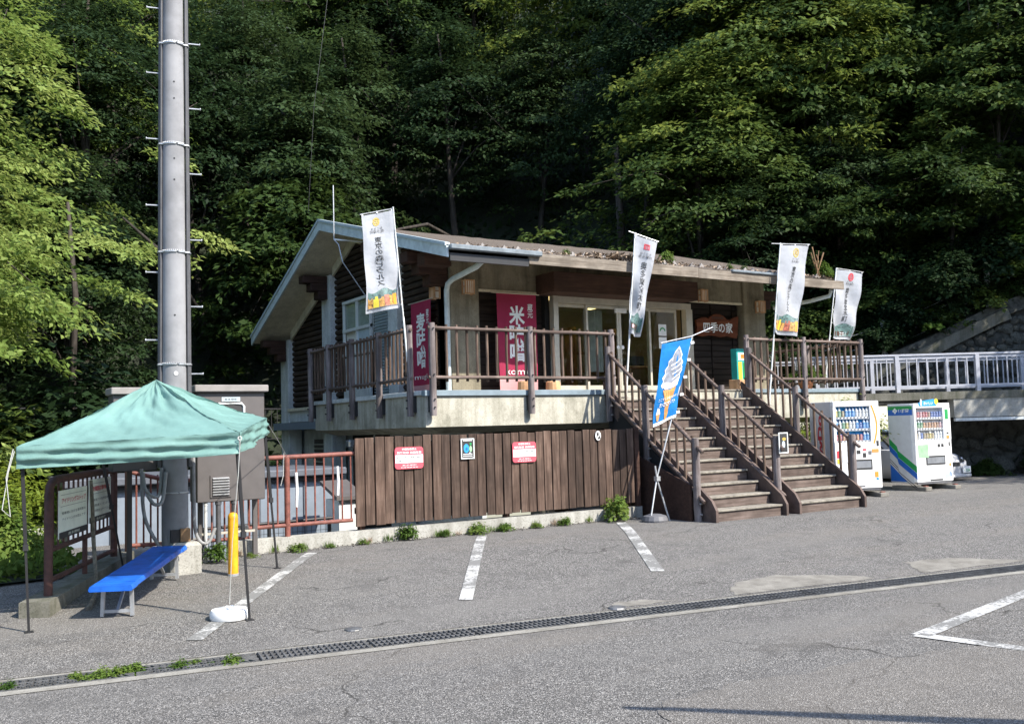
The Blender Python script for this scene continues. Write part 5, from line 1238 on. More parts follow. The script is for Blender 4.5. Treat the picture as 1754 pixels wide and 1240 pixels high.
M2 = machine('white drink machine with green and blue stripes on its side, beside the parked car', (19.12, 13.36, .1), math.atan2(-.13, 1.2), 1.17, .76, 1.87,
    {'back': 'machine_side', 'rows': [rowof('prprrcBBBB'), rowof('gggocococp'), rowof('kwBkkykwww')]}, side2,
    [(.06, .34, .34, .5, 'lime_print', 'green_screen'), (.6, .67, .46, .5, 'black_print', 'coin_slot'), (.7, .77, .46, .5, 'black_print', 'bill_slot'), (.8, .88, .46, .5, 'machine_side', 'card_reader'), (.91, .95, .47, .52, 'black_print', 'coin_slot'), (.85, .94, .8, .92, 'green_print', 'sticker'), (.87, .93, .62, .64, 'black_print', 'label'), (.86, .94, .56, .6, 'cone_brown', 'label'),
     (.9, .95, .22, .26, 'cone_brown', 'sticker'), (.78, .93, .08, .14, 'pale_metal', 'sticker'), (.89, .95, .1, .15, 'blue_print', 'sticker'), (.35, .7, .055, .075, 'black_print', 'vent_slot'), (.04, .1, .07, .095, 'machine_side', 'sticker')])
for M, (W, D) in ((M1, (1.1, .95)), (M2, (1.17, .76))):
    for x in (.02, W - .2):
        m = MB(); m.bevbox((x, -.2, -.1), (x + .2, D, -.01), .01); m.build('footing_block', 'patch', M, world=False)
        m = MB(); m.box((x + .07, -.14, -.008), (x + .16, -.06, .012)); m.build('bolt_plate', 'rust_red', M, world=False)
# ================================================================ PARKED CAR (front faces the lot, mostly behind the second machine)
CA = thing('parked_car', 'white car parked behind the striped drink machine, only a headlight corner showing', 'car', (22.28, 14.6, -.12), R(0))
# local: x across, y back along the car, front at y=0
stations = [(-.02, .66, .3, .52, .54), (.05, .78, .22, .62, .64), (.35, .85, .2, .78, .8), (.9, .87, .2, .9, .93), (1.15, .87, .2, .95, .97), (1.75, .87, .2, .95, 1.38), (2.4, .87, .2, .95, 1.47), (3.2, .87, .2, .97, 1.44), (3.9, .86, .22, .97, 1.05), (4.2, .8, .3, .9, .93)]
def ring_of(y, hw, zb, zs, zt):
    cab = zt - zs > .1
    tw = hw * (.74 if cab else .88)
    half = [(hw * .9, zb), (hw, zb + .12), (hw * 1.01, (zb + zs) / 2), (hw * .97, zs - .02), (hw * .93, zs), (tw, zt - .03), (tw * .8, zt), (0.0, zt + .015)]
    return [(x, y, z) for x, z in half] + [(-x, y, z) for x, z in half[-2::-1]]
m = MB(); rg = [ring_of(*s_) for s_ in stations]; k = len(rg[0])
m.add([p for r_ in rg for p in r_], [(i * k + j, i * k + (j + 1) % k, (i + 1) * k + (j + 1) % k, (i + 1) * k + j) for i in range(len(rg) - 1) for j in range(k)] + [tuple(range(k)), tuple(range((len(rg)) * k - 1, (len(rg) - 1) * k - 1, -1))])
o = m.build('body', 'car_paint', CA, world=False); smooth_angle(o.data, 40)
for sx in (-1, 1):
    m = MB(); m.add([(sx * .42, .0, .58), (sx * .76, .1, .6), (sx * .84, .36, .77), (sx * .66, .22, .75), (sx * .44, .06, .7)], [(0, 1, 2, 3, 4)] if sx > 0 else [(4, 3, 2, 1, 0)]); m.v = [(x * 1.012, y - .03, z + .005) for x, y, z in m.v]; hl = m.build('headlight', 'black_print', CA, world=False)
    m = MB(); m.lathe((sx * .6, .09, .62), [(.05, 0), (.055, .05), (.03, .09)], 10); m.build('lamp_lens', 'lamp_glass', hl, world=False)
    for y in (.75, 3.35):
        m = MB(); m.tube([(sx * .72, y, .31), (sx * .89, y, .31)], .31, 22); w_ = m.build('wheel', 'tyre', CA, world=False); m = MB(); m.tube([(sx * .88, y, .31), (sx * .9, y, .31)], .2, 16); m.build('rim', 'galv', w_, world=False)
    m = MB(); m.add([(sx * .83, 1.3, .97), (sx * .835, 3.6, .99), (sx * .68, 3.2, 1.38), (sx * .68, 1.85, 1.34)], [(0, 1, 2, 3)]); m.v = [(x * 1.03, y, z) for x, y, z in m.v]; m.build('side_window', 'black_print', CA, world=False)
    m = MB(); m.bevbox((sx * .98 - .09, 1.35, .95), (sx * .98 + .09, 1.45, 1.08), .03); m.build('mirror', 'car_paint', CA, world=False)
m = MB(); m.add([(-.78, 1.16, .985), (.78, 1.16, .985), (.62, 1.72, 1.37), (-.62, 1.72, 1.37)], [(0, 1, 2, 3)]); m.v = [(x, y - .03, z + .02) for x, y, z in m.v]; m.build('windscreen', 'black_print', CA, world=False)
m = MB(); m.bevbox((-.8, -.07, .2), (.8, .06, .3), .03); m.build('bumper', 'car_paint', CA, world=False)
m = MB(); m.bevbox((-.36, -.045, .5), (.36, .0, .6), .01); m.build('grille', 'black_print', CA, world=False)
m = MB(); m.bevbox((.4, -.085, .32), (.73, -.06, .485), .005); m.build('number_plate', 'white', CA, world=False)
lettering(CA, '・234', (.565, -.088, .38), (1, 0, 0), (0, 0, 1), .25, .07, 'green_print', offset=.02, world=False)
# ================================================================ FOOTBRIDGE, STONE WALL AND ROCK FACE
BRA = Vector((19.5, 17.2, 2.36)); BRB = Vector((33.2, 8.6, 2.36)); BD = (BRB - BRA).normalized(); BN = Vector((-BD.y, BD.x, 0))
def bridge_rail(off, label):
    t = thing('bridge_railing', label, 'railing', tuple(BRA + BN * off))
    L = (BRB - BRA).length; P = lambda d, z: (BRA + BD * d + BN * off + Vector((0, 0, z)))
    m = MB(); m.bar(P(0, .93), P(L, .93), .08, .05); m.build('top_rail', 'bridge_paint', t)
    m = MB(); m.bar(P(0, .86), P(L, .86), .03, .05); m.build('upper_rail', 'bridge_paint', t)
    m = MB(); m.bar(P(0, .1), P(L, .1), .05, .055); m.build('lower_rail', 'bridge_paint', t)
    d = .15; k = 0
    while d < L:
        if k % 8 == 2:
            m = MB(); m.bar(P(d, -.12), P(d, .9), .1, .1, BD); m.build('post', 'bridge_paint', t); 
        else:
            m = MB(); m.bar(P(d, .12), P(d, .86), .028, .028, BD); m.build('bar', 'bridge_paint', t)
        d += .265; k += 1
    return t
bridge_rail(0, 'pale lilac steel railing on the near side of the footbridge'); bridge_rail(1.75, 'pale lilac steel railing on the far side of the footbridge')
FB = thing('footbridge', 'concrete footbridge slab under the pale railing at the right', 'bridge', tuple(BRA))
def slabq(a0, a1, o0, o1, z0, z1):
    m = MB(); q = [BRA + BD * a + BN * o for a, o in ((a0, o0), (a1, o0), (a1, o1), (a0, o1))]
    m.prism([(p.x, p.y, z0) for p in q], (0, 0, z1 - z0)); return m
slabq(-1.2, 16.2, -.12, 3.4, 2.1, 2.3).build('deck_slab', 'concrete_moss', FB)
slabq(4.2, 16.2, -.1, .25, 1.62, 2.1).build('girder', 'concrete', FB)
slabq(4.2, 16.2, -.16, -.05, 1.52, 1.6).build('girder_pipe', 'concrete_pale', FB)
slabq(3.95, 4.4, 1.5, 2.2, -.1, 2.08).build('abutment', 'concrete_moss', FB)
RW = thing('rock_retaining_wall', 'dark rough stone wall in shade under the footbridge', 'wall', tuple(BRA + BD * 8 + BN * 1.2))
slabq(4.41, 17, 1.6, 2.2, -.2, 2.09).build('core', 'dark_rock', RW)
def stone_meshes(mat, n=7):
    out = []
    for i in range(n):
        bm = bmesh.new(); bmesh.ops.create_icosphere(bm, subdivisions=1, radius=1.0); rng = random.Random(i + 3)
        for v in bm.verts: v.co *= rng.uniform(.78, 1.12); v.co.y *= .55
        me = bpy.data.meshes.new('stone'); bm.to_mesh(me); bm.free(); me.materials.append(MATS[mat]); out.append(me)
    return out
dst = stone_meshes('dark_rock'); lst = stone_meshes('rock')
yaw = math.atan2(BD.y, BD.x); rng = random.Random(4)
for i in range(46):
    d = 4.2 + (i % 23) * .42 + rng.uniform(-.1, .1); z = .2 + (i // 23) * .55 + rng.uniform(-.1, .12) + .1 * (i % 2)
    p = BRA + BD * d + BN * 1.55; o = link('stone', rng.choice(dst), RW); o.matrix_local = WM[RW].inverted() @ Matrix.Translation((p.x, p.y, z)) @ Matrix.Rotation(yaw, 4, 'Z') @ Matrix.Rotation(rng.uniform(-.5, .5), 4, 'Y') @ Matrix.Diagonal((rng.uniform(.2, .32), .3, rng.uniform(.2, .3), 1))
# sloping stone wall on the hillside with its concrete coping
SW = thing('stone_wall', 'mossy stone retaining wall with sloping concrete coping behind the footbridge', 'wall', (24.5, 18.8, 2.3))
WL = [Vector((20.2, 21.5, 2.55)), Vector((22.3, 20.2, 2.75)), Vector((24.5, 18.85, 3.2)), Vector((26.3, 17.7, 4.05)), Vector((28.0, 16.65, 4.95)), Vector((29.2, 15.85, 5.45)), Vector((36.0, 11.6, 7.5))]
def wl(u):
    k = min(int(u), len(WL) - 2); return WL[k].lerp(WL[k + 1], u - k)
m = MB(); m.grid(lambda a, b: (lambda p: (p.x + .05 * (1 - b) * -BN.x * 8, p.y - .05 * (1 - b) * BN.y * 8, 2.0 + (p.z - .0 - 2.0) * b))(wl(a * (len(WL) - 1))), 40, 6); m.build('core', 'dark_rock', SW)
cp = MB(); pts = [wl(i * .25) for i in range(25)]
for a, b in zip(pts, pts[1:]): cp.bar(a - BN * .1 - Vector((0, 0, .16)), b - BN * .1 - Vector((0, 0, .16)), .35, .42)
cp.build('coping', 'dark_rock', SW)
cp = MB()
for a, b in zip(pts[8:17], pts[9:18]): cp.bar(a - BN * .28 - Vector((0, 0, .36)), b - BN * .28 - Vector((0, 0, .36)), .1, .34)
cp.build('pale_band', 'concrete_moss', SW)
cnt = 0; u = 1.6
while u < 6 and cnt < 220:
    p = wl(u); z = 2.35
    while z < p.z - .55 and cnt < 220:
        f = (z - 2) / (p.z - 2); q = p - BN * (.4 * (1 - f) + .04); rr = rng.uniform(.14, .24)
        o = link('stone', rng.choice(lst), SW); o.matrix_local = WM[SW].inverted() @ Matrix.Translation((q.x, q.y, z + rng.uniform(-.06, .06))) @ Matrix.Rotation(yaw, 4, 'Z') @ Matrix.Rotation(rng.uniform(-1, 1), 4, 'Y') @ Matrix.Diagonal((rr, .2, rr * rng.uniform(.7, .95), 1)); cnt += 1
        z += rng.uniform(.27, .36)
    u += .165 if u < 5 else .05
WF = thing('wire_fence', 'wire fence on pale posts along the top of the mossy stone wall', 'fence', tuple(WL[3]))
for u, h in ((.9, 1.0), (2.35, 1.15), (3.95, 1.5), (5.1, 1.5)):
    p = wl(u); m = MB(); m.bevbox((p.x - .06, p.y - .06, p.z - .2), (p.x + .06, p.y + .06, p.z + h), .01); m.build('post', 'concrete_pale', WF)
for h in (.25, .5, .75, .95):
    m = MB(); m.tube([wl(u) + Vector((0, 0, h)) for u in (.9, 1.6, 2.35, 3.1, 3.95, 5.1)], .008, 5); m.build('wire', 'galv', WF)
# old railing on the path behind the shop, in deep shade
HF = thing('path_railing', 'dim thin bar railing on the shaded path behind the tent', 'railing', (4, 28, .5))
fa, fb = Vector((-2.0, 28.0, 1.6)), Vector((11.5, 31.5, 1.5)); fa2 = fa
m = MB(); m.tube([fa + Vector((0, 0, 1.0)), fb + Vector((0, 0, 1.0))], .03, 6); m.build('rail', 'black_metal', HF); m = MB(); m.tube([fa, fb], .02, 6); m.build('rail', 'black_metal', HF)
for i in range(64):
    p = fa.lerp(fb, i / 63); m = MB(); m.bar(p - Vector((0, 0, .3 if i % 9 == 0 else 0)), p + Vector((0, 0, 1)), .03 if i % 9 == 0 else .018, .03 if i % 9 == 0 else .018, (1, 0, 0)); m.build('post' if i % 9 == 0 else 'bar', 'black_metal', HF)
# antenna on the gable, hanging wire
AN = thing('antenna', 'thin white antenna rod standing off the gable eave', 'antenna', (8.0, 19.0, 6.0))
m = MB(); m.tube([(7.95, 19.6, 5.45), (7.98, 19.9, 5.9), (7.95, 20.1, 6.05), (7.95, 20.1, 7.3)], .013, 7); m.build('rod', 'galv', AN); m = MB(); m.tube([(7.95, 20.1, 6.05), (8.8, 19.6, 5.95)], .02, 7); m.build('arm', 'alu_white', AN); m = MB(); m.tube([(7.95, 19.6, 5.45), (8.3, 19.1, 4.6)], .012, 6); m.build('cable', 'conduit_grey', AN)
m = MB(); m.tube([(7.9, 21.6, 7.0), (8.0, 21.4, 9.5), (8.35, 21.2, 12.5)], .006, 5); tag(m.build('hanging_wire', 'black_metal', None), 'thin wire running up from the gable roof into the trees', 'wire')
# things seen through the shop doors
t = thing('table', 'small wooden table inside the shop behind the glass doors', 'table', (15.2, 18.2, 2.385))
m = MB(); m.bevbox((14.6, 17.9, 3.06), (15.7, 18.5, 3.1), .008); m.build('tabletop', 'furniture_wood', t)
for x in (14.68, 15.62):
    for y in (17.97, 18.43): MB().box((x - .025, y - .025, 2.385), (x + .025, y + .025, 3.058)).build('leg', 'furniture_wood', t)
m = MB(); m.bevbox((14.75, 18.0, 3.102), (15.2, 18.4, 3.35), .03); tag(m.build('black_box', 'black_print', None), 'black box on the wooden table inside the shop', 'box')
for x, mt, lb in ((11.9, 'cream_sign', 'pale poster on the back wall of the shop, left one'), (12.5, 'teal_print', 'dark green poster on the back wall of the shop, right one')):
    t = thing('wall_poster', lb, 'poster', (x + 1.35, 21.97, 3.7)); MB().box((x + 1.2, 21.95, 3.65), (x + 1.7, 21.99, 4.35)).build('sheet', mt, t); MB().box((x + 1.25, 21.94, 3.8), (x + 1.65, 21.948, 4.1)).build('printed_patch', 'hill_print', t)
t = thing('door_notice', 'white notice with green arch mark stuck on the right glass door', 'notice', (14.75, 16.79, 3.5))
for z in (3.72, 3.42): MB().box((14.62, 16.785, z), (14.86, 16.79, z + .27)).build('sheet', 'white', t)
m = MB(); m.add([(14.74 + q * math.cos(a * .314), 16.783, 3.83 + q * math.sin(a * .314)) for a in range(11) for q in (.09, .055)], [(2 * i, 2 * i + 2, 2 * i + 3, 2 * i + 1) for i in range(10)]); m.build('printed_arch', 'green_print', t)
t = thing('shelf_unit', 'brown shelf unit in the shop right of the doors', 'shelf', (15.3, 20.5, 2.385))
for z in (2.6, 3.1, 3.6, 4.1): MB().box((14.7, 20.2, z), (16.2, 20.7, z + .03)).build('shelf', 'furniture_wood', t)
for x in (14.7, 16.17): MB().box((x, 20.2, 2.385), (x + .03, 20.7, 4.3)).build('side', 'furniture_wood', t)
t = thing('pamphlet_stand', 'white slanted pamphlet stand inside the left glass door', 'stand', (12.1, 17.6, 2.385))
m = MB(); m.prism([(11.95, 17.6, 2.4), (12.35, 17.6, 2.4), (12.12, 17.7, 3.5), (11.98, 17.7, 3.5)], (0, .05, 0)); m.build('board', 'pale_metal', t)
for x, lb in ((10.55, 'round light wooden stump stool below the maroon banner'), (11.25, 'light wooden stump stool near the door jamb')):
    m = MB(); m.lathe((x, 16.3, 2.385), [(.15, 0), (.16, .05), (.15, .22), (.13, .24)], 14); tag(m.build('stump_stool', 'lantern_wood', None), lb, 'stool')
t = thing('planter', 'terracotta planter with a weedy plant on the deck by the right railing', 'planter', (17.9, 15.35, 2.385))
m = MB(); m.lathe((17.9, 15.35, 2.385), [(.13, 0), (.18, .2), (.19, .2), (.19, .23), (.17, .23)], 14); m.build('pot', 'terracotta', t)
t2 = thing('wooden_crate', 'small orange brown crate standing by the right deck railing', 'crate', (15.8, 15.4, 2.385))
MB().bevbox((15.62, 15.3, 2.385), (15.95, 15.6, 2.62), .01).build('box', 'lantern_wood', t2); MB().box((15.66, 15.292, 2.48), (15.91, 15.3, 2.52)).build('slat', 'furniture_wood', t2)
m = MB(); m.lathe((6.25, 8.0, ground(6.25, 8.0)), [(.1, 0), (.09, .018), (.05, .026)], 14); o = tag(m.build('manhole_cover', 'steel_grate', None), 'small dark domed lid beside the drain at mid lot', 'cover')
m = MB(); m.lathe((3.6, 8.75, ground(3.6, 8.75)), [(.09, 0), (.085, .012), (.04, .018)], 14); tag(m.build('manhole_cover', 'steel_grate', None), 'small dark lid near the first painted bay line end', 'cover')
# ================================================================ PLANTS
def leaf_mesh(name, P, Nn, D, L, Wd, mat):
    """P points, Nn normals, D directions (arrays k x 3); each leaf a folded four-sided blade"""
    k = len(P); S = np.cross(Nn, D); S /= np.linalg.norm(S, axis=1, keepdims=True) + 1e-9
    L = L[:, None]; Wd = Wd[:, None]
    v = np.empty((k, 4, 3)); v[:, 0] = P; v[:, 1] = P + D * L * .45 + S * Wd * .5 + Nn * L * .06; v[:, 2] = P + D * L - Nn * L * .08; v[:, 3] = P + D * L * .45 - S * Wd * .5 + Nn * L * .06
    me = bpy.data.meshes.new(name); me.vertices.add(k * 4); me.vertices.foreach_set('co', v.reshape(-1))
    me.loops.add(k * 4); me.loops.foreach_set('vertex_index', np.arange(k * 4)); me.polygons.add(k)
    me.polygons.foreach_set('loop_start', np.arange(k) * 4); me.materials.append(MATS[mat]); me.update(calc_edges=True); return me
def unit(a): return a / (np.linalg.norm(a, axis=1, keepdims=True) + 1e-9)
def spray_leaves(rg, centres, outs, rad, per, size, flat=.16, droop=.25, up=1.0, jit=.4):
    """flat tiers of leaves: one shallow drooping fan round each centre"""
    k = len(centres); c = np.repeat(centres, per, 0); o = np.repeat(outs, per, 0); rr = np.repeat(rad, per)
    a = rg.uniform(0, 2 * np.pi, k * per); q = np.sqrt(rg.uniform(0, 1, k * per)) * rr * (.75 + .25 * np.sin(a * 5 + np.repeat(rg.uniform(0, 6, k), per)))
    off = np.stack([np.cos(a) * q, np.sin(a) * q, rg.normal(0, flat, k * per) * rr - droop * (q / rr) ** 2 * rr], 1)
    off[:, 2] += (o[:, 0] * off[:, 0] + o[:, 1] * off[:, 1]) * -.28
    P = c + off
    n = np.array([0, 0, up]) + o * .45 + rg.normal(0, jit, (k * per, 3)); n = unit(n)
    d = np.stack([np.cos(a), np.sin(a), np.full(k * per, -.35)], 1) + rg.normal(0, .5, (k * per, 3)); d = d - n * (d * n).sum(1, keepdims=True); d = unit(d)
    L = size * rg.uniform(.7, 1.3, k * per)
    return P, n, d, L
def crown(name, seed, rx, rz, zc, nspray, per, size, mat, sr=(.6, 1.3), wd=.55, flat=.1, shell=.5, low=-1.0, taper=.7):
    rg = np.random.default_rng(seed)
    u = rg.normal(0, 1, (nspray * 3, 3)); u = unit(u); u = u[u[:, 2] > low][:nspray]; ns = len(u)
    r = rg.uniform(0, 1, ns) ** shell; lob = 1 + .22 * np.sin(3 * np.arctan2(u[:, 1], u[:, 0]) + seed) + .15 * np.sin(5 * u[:, 2] + seed * 2)
    c = u * (r * lob)[:, None] * np.array([rx, rx, rz]); tp = 1.12 - taper * c[:, 2] / rz; c[:, 0] *= tp; c[:, 1] *= tp; c[:, 2] += zc
    P, n, d, L = spray_leaves(rg, c, u, rg.uniform(*sr, ns), per, size, flat)
    return leaf_mesh(name, P, n, d, L, L * wd, mat), c
def trunk(name, H, r, pts_to, seed, lean=(0, 0), nl=10):
    rg = random.Random(seed); m = MB(); k = 8
    path = [Vector((lean[0] * (i / k) ** 1.3 * H + rg.uniform(-.04, .04) * H * .12, lean[1] * (i / k) ** 1.3 * H + rg.uniform(-.04, .04) * H * .12, -1.2 + (H + 1.2) * i / k)) for i in range(k + 1)]
    m.tube(path, [r * (1.25 if i == 0 else 1) * (1 - .8 * i / k) for i in range(k + 1)], 9, .06)
    for j in range(nl):
        i = rg.randint(3, k - 1); a = path[i]; t = Vector(pts_to[rg.randrange(len(pts_to))])
        mid = a.lerp(t, .5) + Vector((rg.uniform(-.3, .3), rg.uniform(-.3, .3), rg.uniform(.0, .5)))
        rb = r * (1 - .8 * i / k) * .5; m.tube([a, a.lerp(mid, .5) + Vector((0, 0, .08)), mid, t], [rb, rb * .75, rb * .5, rb * .18], 6)
    return m.mesh(name, 'bark', True)
def proto(seed, H, rx, rz, nspray, per, size, mat, r=.16, lean=(0, 0), **kw):
    cm, c = crown('crown', seed, rx, rz, H - rz * .75, nspray, per, size, mat, **kw)
    return cm, trunk('trunk', H, r, [tuple(p) for p in c[::3]], seed, lean)
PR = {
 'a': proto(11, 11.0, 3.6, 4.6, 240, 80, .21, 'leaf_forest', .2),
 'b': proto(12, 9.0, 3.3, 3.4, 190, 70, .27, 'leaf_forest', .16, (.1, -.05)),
 'c': proto(13, 13.0, 3.4, 5.5, 280, 85, .17, 'leaf_shade_tone', .22),
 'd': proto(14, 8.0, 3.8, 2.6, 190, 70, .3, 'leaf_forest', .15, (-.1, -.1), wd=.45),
 'e': proto(15, 10.0, 3.0, 4.2, 210, 78, .21, 'leaf_shade_tone', .18, (.05, .1)),
 'p': proto(18, 11.0, 3.6, 4.6, 220, 80, .22, 'leaf_lit_tone', .2),
 'q': proto(19, 10.0, 3.4, 3.8, 190, 72, .29, 'leaf_lit_tone', .18, (.05, .05), wd=.45),
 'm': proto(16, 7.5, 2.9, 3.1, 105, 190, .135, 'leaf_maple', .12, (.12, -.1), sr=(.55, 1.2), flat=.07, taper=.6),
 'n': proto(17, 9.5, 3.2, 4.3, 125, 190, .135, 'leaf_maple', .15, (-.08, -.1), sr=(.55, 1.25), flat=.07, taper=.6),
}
TREEN = [0]
def tree(kind, x, y, z, s, label, group=None, rz=None, sz=None):
    r = random.Random(TREEN[0] * 7 + 1); TREEN[0] += 1
    t = thing('leafy_tree', label, 'tree', (x, y, z), r.uniform(0, 6.28) if rz is None else rz, group)
    t.scale = (s, s, s * (sz or r.uniform(.9, 1.12)))
    cm, tm_ = PR[kind]; link('trunk', tm_, t); link('crown', cm, t); return t
rt_ = random.Random(21)
def on_hill(u, v): return hill(u, v)
def jitter(v, a): return v + rt_.uniform(-a, a)
L1 = 'dark green broadleaf tree in the steep shaded forest behind the shop'
L2 = 'tall leafy tree on the steep hillside above the stone wall'
L3 = 'leafy tree on the left hillside behind the utility pole'
L4 = 'tall leafy tree high up the slope at the top of the picture'
ZONES = [(-9999, 120, 'at the far left edge'), (120, 270, 'left of the utility pole'), (270, 380, 'behind the utility pole'), (380, 520, 'between the utility pole and the gable'), (520, 650, 'above the gable peak'), (650, 780, 'above the left end of the eave'), (780, 900, 'above the maroon banner'), (900, 1010, 'above the left shop door'), (1010, 1110, 'above the narrow flag'), (1110, 1220, 'above the right shop door'), (1220, 1330, 'above the wooden shop sign'), (1330, 1420, 'above the pickle jar flag'), (1420, 1520, 'above the rightmost flag'), (1520, 1620, 'above the striped drink machine'), (1620, 1754, 'at the right picture edge'), (1754, 99999, 'beyond the right picture edge')]
CMI = camo.matrix_world.inverted()
def zone(p):
    q = CMI @ Vector(p); px = 877 + 1619.47 * q.x / max(.1, -q.z)
    return next((n for a, b, n in ZONES if a <= px < b), 'beyond the right picture edge')
LOOK = {'p': 'pale green tree', 'q': 'rounded pale tree', 'a': 'mid green tree', 'b': 'rounded green tree', 'c': 'tall dark tree', 'd': 'spreading green tree', 'e': 'slim dark tree'}  # pale and dark trees carry sun and shade in their leaf colour
TIER = {1.6: 'lowest', 2.4: 'lowest', 2.5: 'lowest', 2.0: 'lowest', 7: 'second', 5.5: 'second', 8: 'second', 12: 'third', 10.5: 'third', 15: 'third', 18: 'fourth', 17: 'fourth', 22: 'fourth', 26: 'fifth', 30: 'fifth', 38: 'topmost', 36: 'topmost'}
def row(us, v, kinds, smin, smax, label, group):
    for u in us:
        p = on_hill(jitter(u, .14), max(.6, jitter(v, .9))); k = rt_.choice(kinds)
        tree(k, p.x, p.y, p.z - .3, rt_.uniform(smin, smax), LOOK[k] + ' in the ' + TIER[v] + ' forest tier, ' + zone(p + Vector((0, 0, 6))), group)
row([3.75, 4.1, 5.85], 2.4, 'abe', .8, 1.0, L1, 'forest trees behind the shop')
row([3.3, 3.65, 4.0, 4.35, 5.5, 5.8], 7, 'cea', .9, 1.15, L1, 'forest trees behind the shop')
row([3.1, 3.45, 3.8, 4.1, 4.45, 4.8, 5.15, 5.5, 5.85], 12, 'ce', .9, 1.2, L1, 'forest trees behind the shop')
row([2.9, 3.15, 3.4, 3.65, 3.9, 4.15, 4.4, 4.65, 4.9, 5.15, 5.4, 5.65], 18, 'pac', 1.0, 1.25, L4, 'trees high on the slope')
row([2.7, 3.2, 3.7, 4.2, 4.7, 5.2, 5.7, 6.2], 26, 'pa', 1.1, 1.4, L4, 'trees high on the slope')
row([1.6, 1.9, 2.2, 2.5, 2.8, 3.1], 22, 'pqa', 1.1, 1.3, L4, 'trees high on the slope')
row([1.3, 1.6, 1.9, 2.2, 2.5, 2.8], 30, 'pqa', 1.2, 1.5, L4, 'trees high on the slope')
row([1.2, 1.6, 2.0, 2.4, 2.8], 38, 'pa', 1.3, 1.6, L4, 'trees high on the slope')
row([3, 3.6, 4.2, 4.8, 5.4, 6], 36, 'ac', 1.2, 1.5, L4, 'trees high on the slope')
row([6.15, 6.6, 7.15, 7.6, 8.1], 1.6, 'bde', .6, .75, L2, 'trees above the stone wall')
row([6.0, 6.35, 6.8, 7.2, 7.7, 8.2, 8.6], 5.5, 'paqd', .8, 1.05, L2, 'trees above the stone wall')
row([6.1, 6.6, 7.1, 7.6, 8.1, 8.6, 9.0], 10.5, 'ppqe', .9, 1.2, L2, 'trees above the stone wall')
row([6.2, 6.55, 6.9, 7.2, 7.5, 7.8, 8.1], 17, 'pq', 1.0, 1.3, L4, 'trees high on the slope')
row([8.9, 9.3, 9.7], 2.0, 'abc', 1.15, 1.45, L2, 'trees above the stone wall')  # unseen trees off frame, made larger to shade the right side
row([1.6, 1.85, 2.1], 2.5, 'pqe', .85, 1.05, L3, 'trees on the left hillside')
row([2.45, 2.75, 3.05], 7, 'c', .9, 1.05, L3, 'trees on the left hillside')
row([1.6, 1.95, 2.2], 8, 'pqa', .9, 1.15, L3, 'trees on the left hillside')
row([1.5, 1.75, 1.95, 2.15, 2.35, 2.55, 2.75], 15, 'pq', 1.0, 1.3, L3, 'trees on the left hillside')
for x, y, z, sc, lb in ((33.3, 12.6, 5.6, 1.1, 'added shade tree on top of the mossy stone wall just outside the right picture edge'), (30.5, 8.2, -.1, 1.1, 'added shade tree on the lot edge beyond the footbridge outside the right picture edge'), (34, 6.5, -.1, 1.3, 'taller added shade tree on the lot edge outside the right picture edge'), (37.5, 9.6, 6.6, 1.2, 'second added shade tree on top of the stone wall outside the right picture edge'), (36.5, 4.5, -.2, 1.25, 'added shade tree at the right end of the lot outside the picture')): tree('a', x, y, z, sc, lb)  # unseen trees added off frame to shade the stone wall and bridge
for i, (x, y, z) in enumerate(((9.0, 57, 19), (11.2, 62, 22), (13.5, 68, 26), (10.5, 70, 28))): tree('pq'[i % 2], x, y, z, 1.4, ('nearest', 'second', 'third', 'farthest')[i] + ' pale tree high on the ridge just left of the utility pole top')
# bright sunlit maples close on the left
for k, x, y, z, s, rz, lb in (('n', -.5, 20.6, -.5, 1.0, .3, 'bright sunlit maple with layered yellow green sprays, nearest tree at the left'), ('m', -1.3, 18.4, -.3, .95, 2.0, 'low sunlit maple at the left picture edge above the tent corner'),
                              ('n', -1.2, 24.8, -.4, 1.3, 4.0, 'taller sunlit maple filling the top left corner'), ('n', .5, 31.5, 1.0, 1.5, 5.1, 'maple left of the utility pole with sunlit upper branches'), ('m', -1.8, 16.0, -.2, .9, 1.0, 'sunlit maple just outside the left picture edge'), ('n', 4.2, 40, 6.5, 1.4, .9, 'maple behind the utility pole, its top in sun')):
    tree(k, x, y, z, s, lb, rz=rz)
# bare leaning trunks and limbs in the dark hollow behind the shop
def limb(pts, rs, label):
    m = MB(); P = [Vector(p) for p in pts]; m.tube(P, rs, 8, .05); o = m.build('leaning_trunk', 'bark', None, True); return tag(o, label, 'tree trunk')
limb([(21.9, 27.2, 3), (22.0, 27.1, 8), (21.8, 27.0, 12)], [.2, .17, .1], 'straight dark trunk behind the roof, left of a close pair')
limb([(22.8, 26.6, 3.5), (22.7, 26.5, 8), (23.0, 26.6, 12)], [.22, .18, .1], 'straight dark trunk behind the roof, right of a close pair')
limb([(16.6, 29.2, 8.2), (14.5, 28.2, 8.6), (12.6, 28.0, 8.1), (11.6, 28, 8.2)], [.07, .06, .04, .02], 'bare horizontal limb crossing the dark hollow behind the roof')
limb([(7.2, 29.5, 5.6), (6.0, 29, 7.2), (4.9, 28.6, 8.0)], [.07, .06, .03], 'pale dead branch slanting in shade right of the utility pole')
limb([(3.4, 27.4, 1.5), (3.5, 27.3, 5.5), (3.3, 27.3, 8)], [.1, .08, .04], 'thin pale trunk in shade just right of the utility pole')
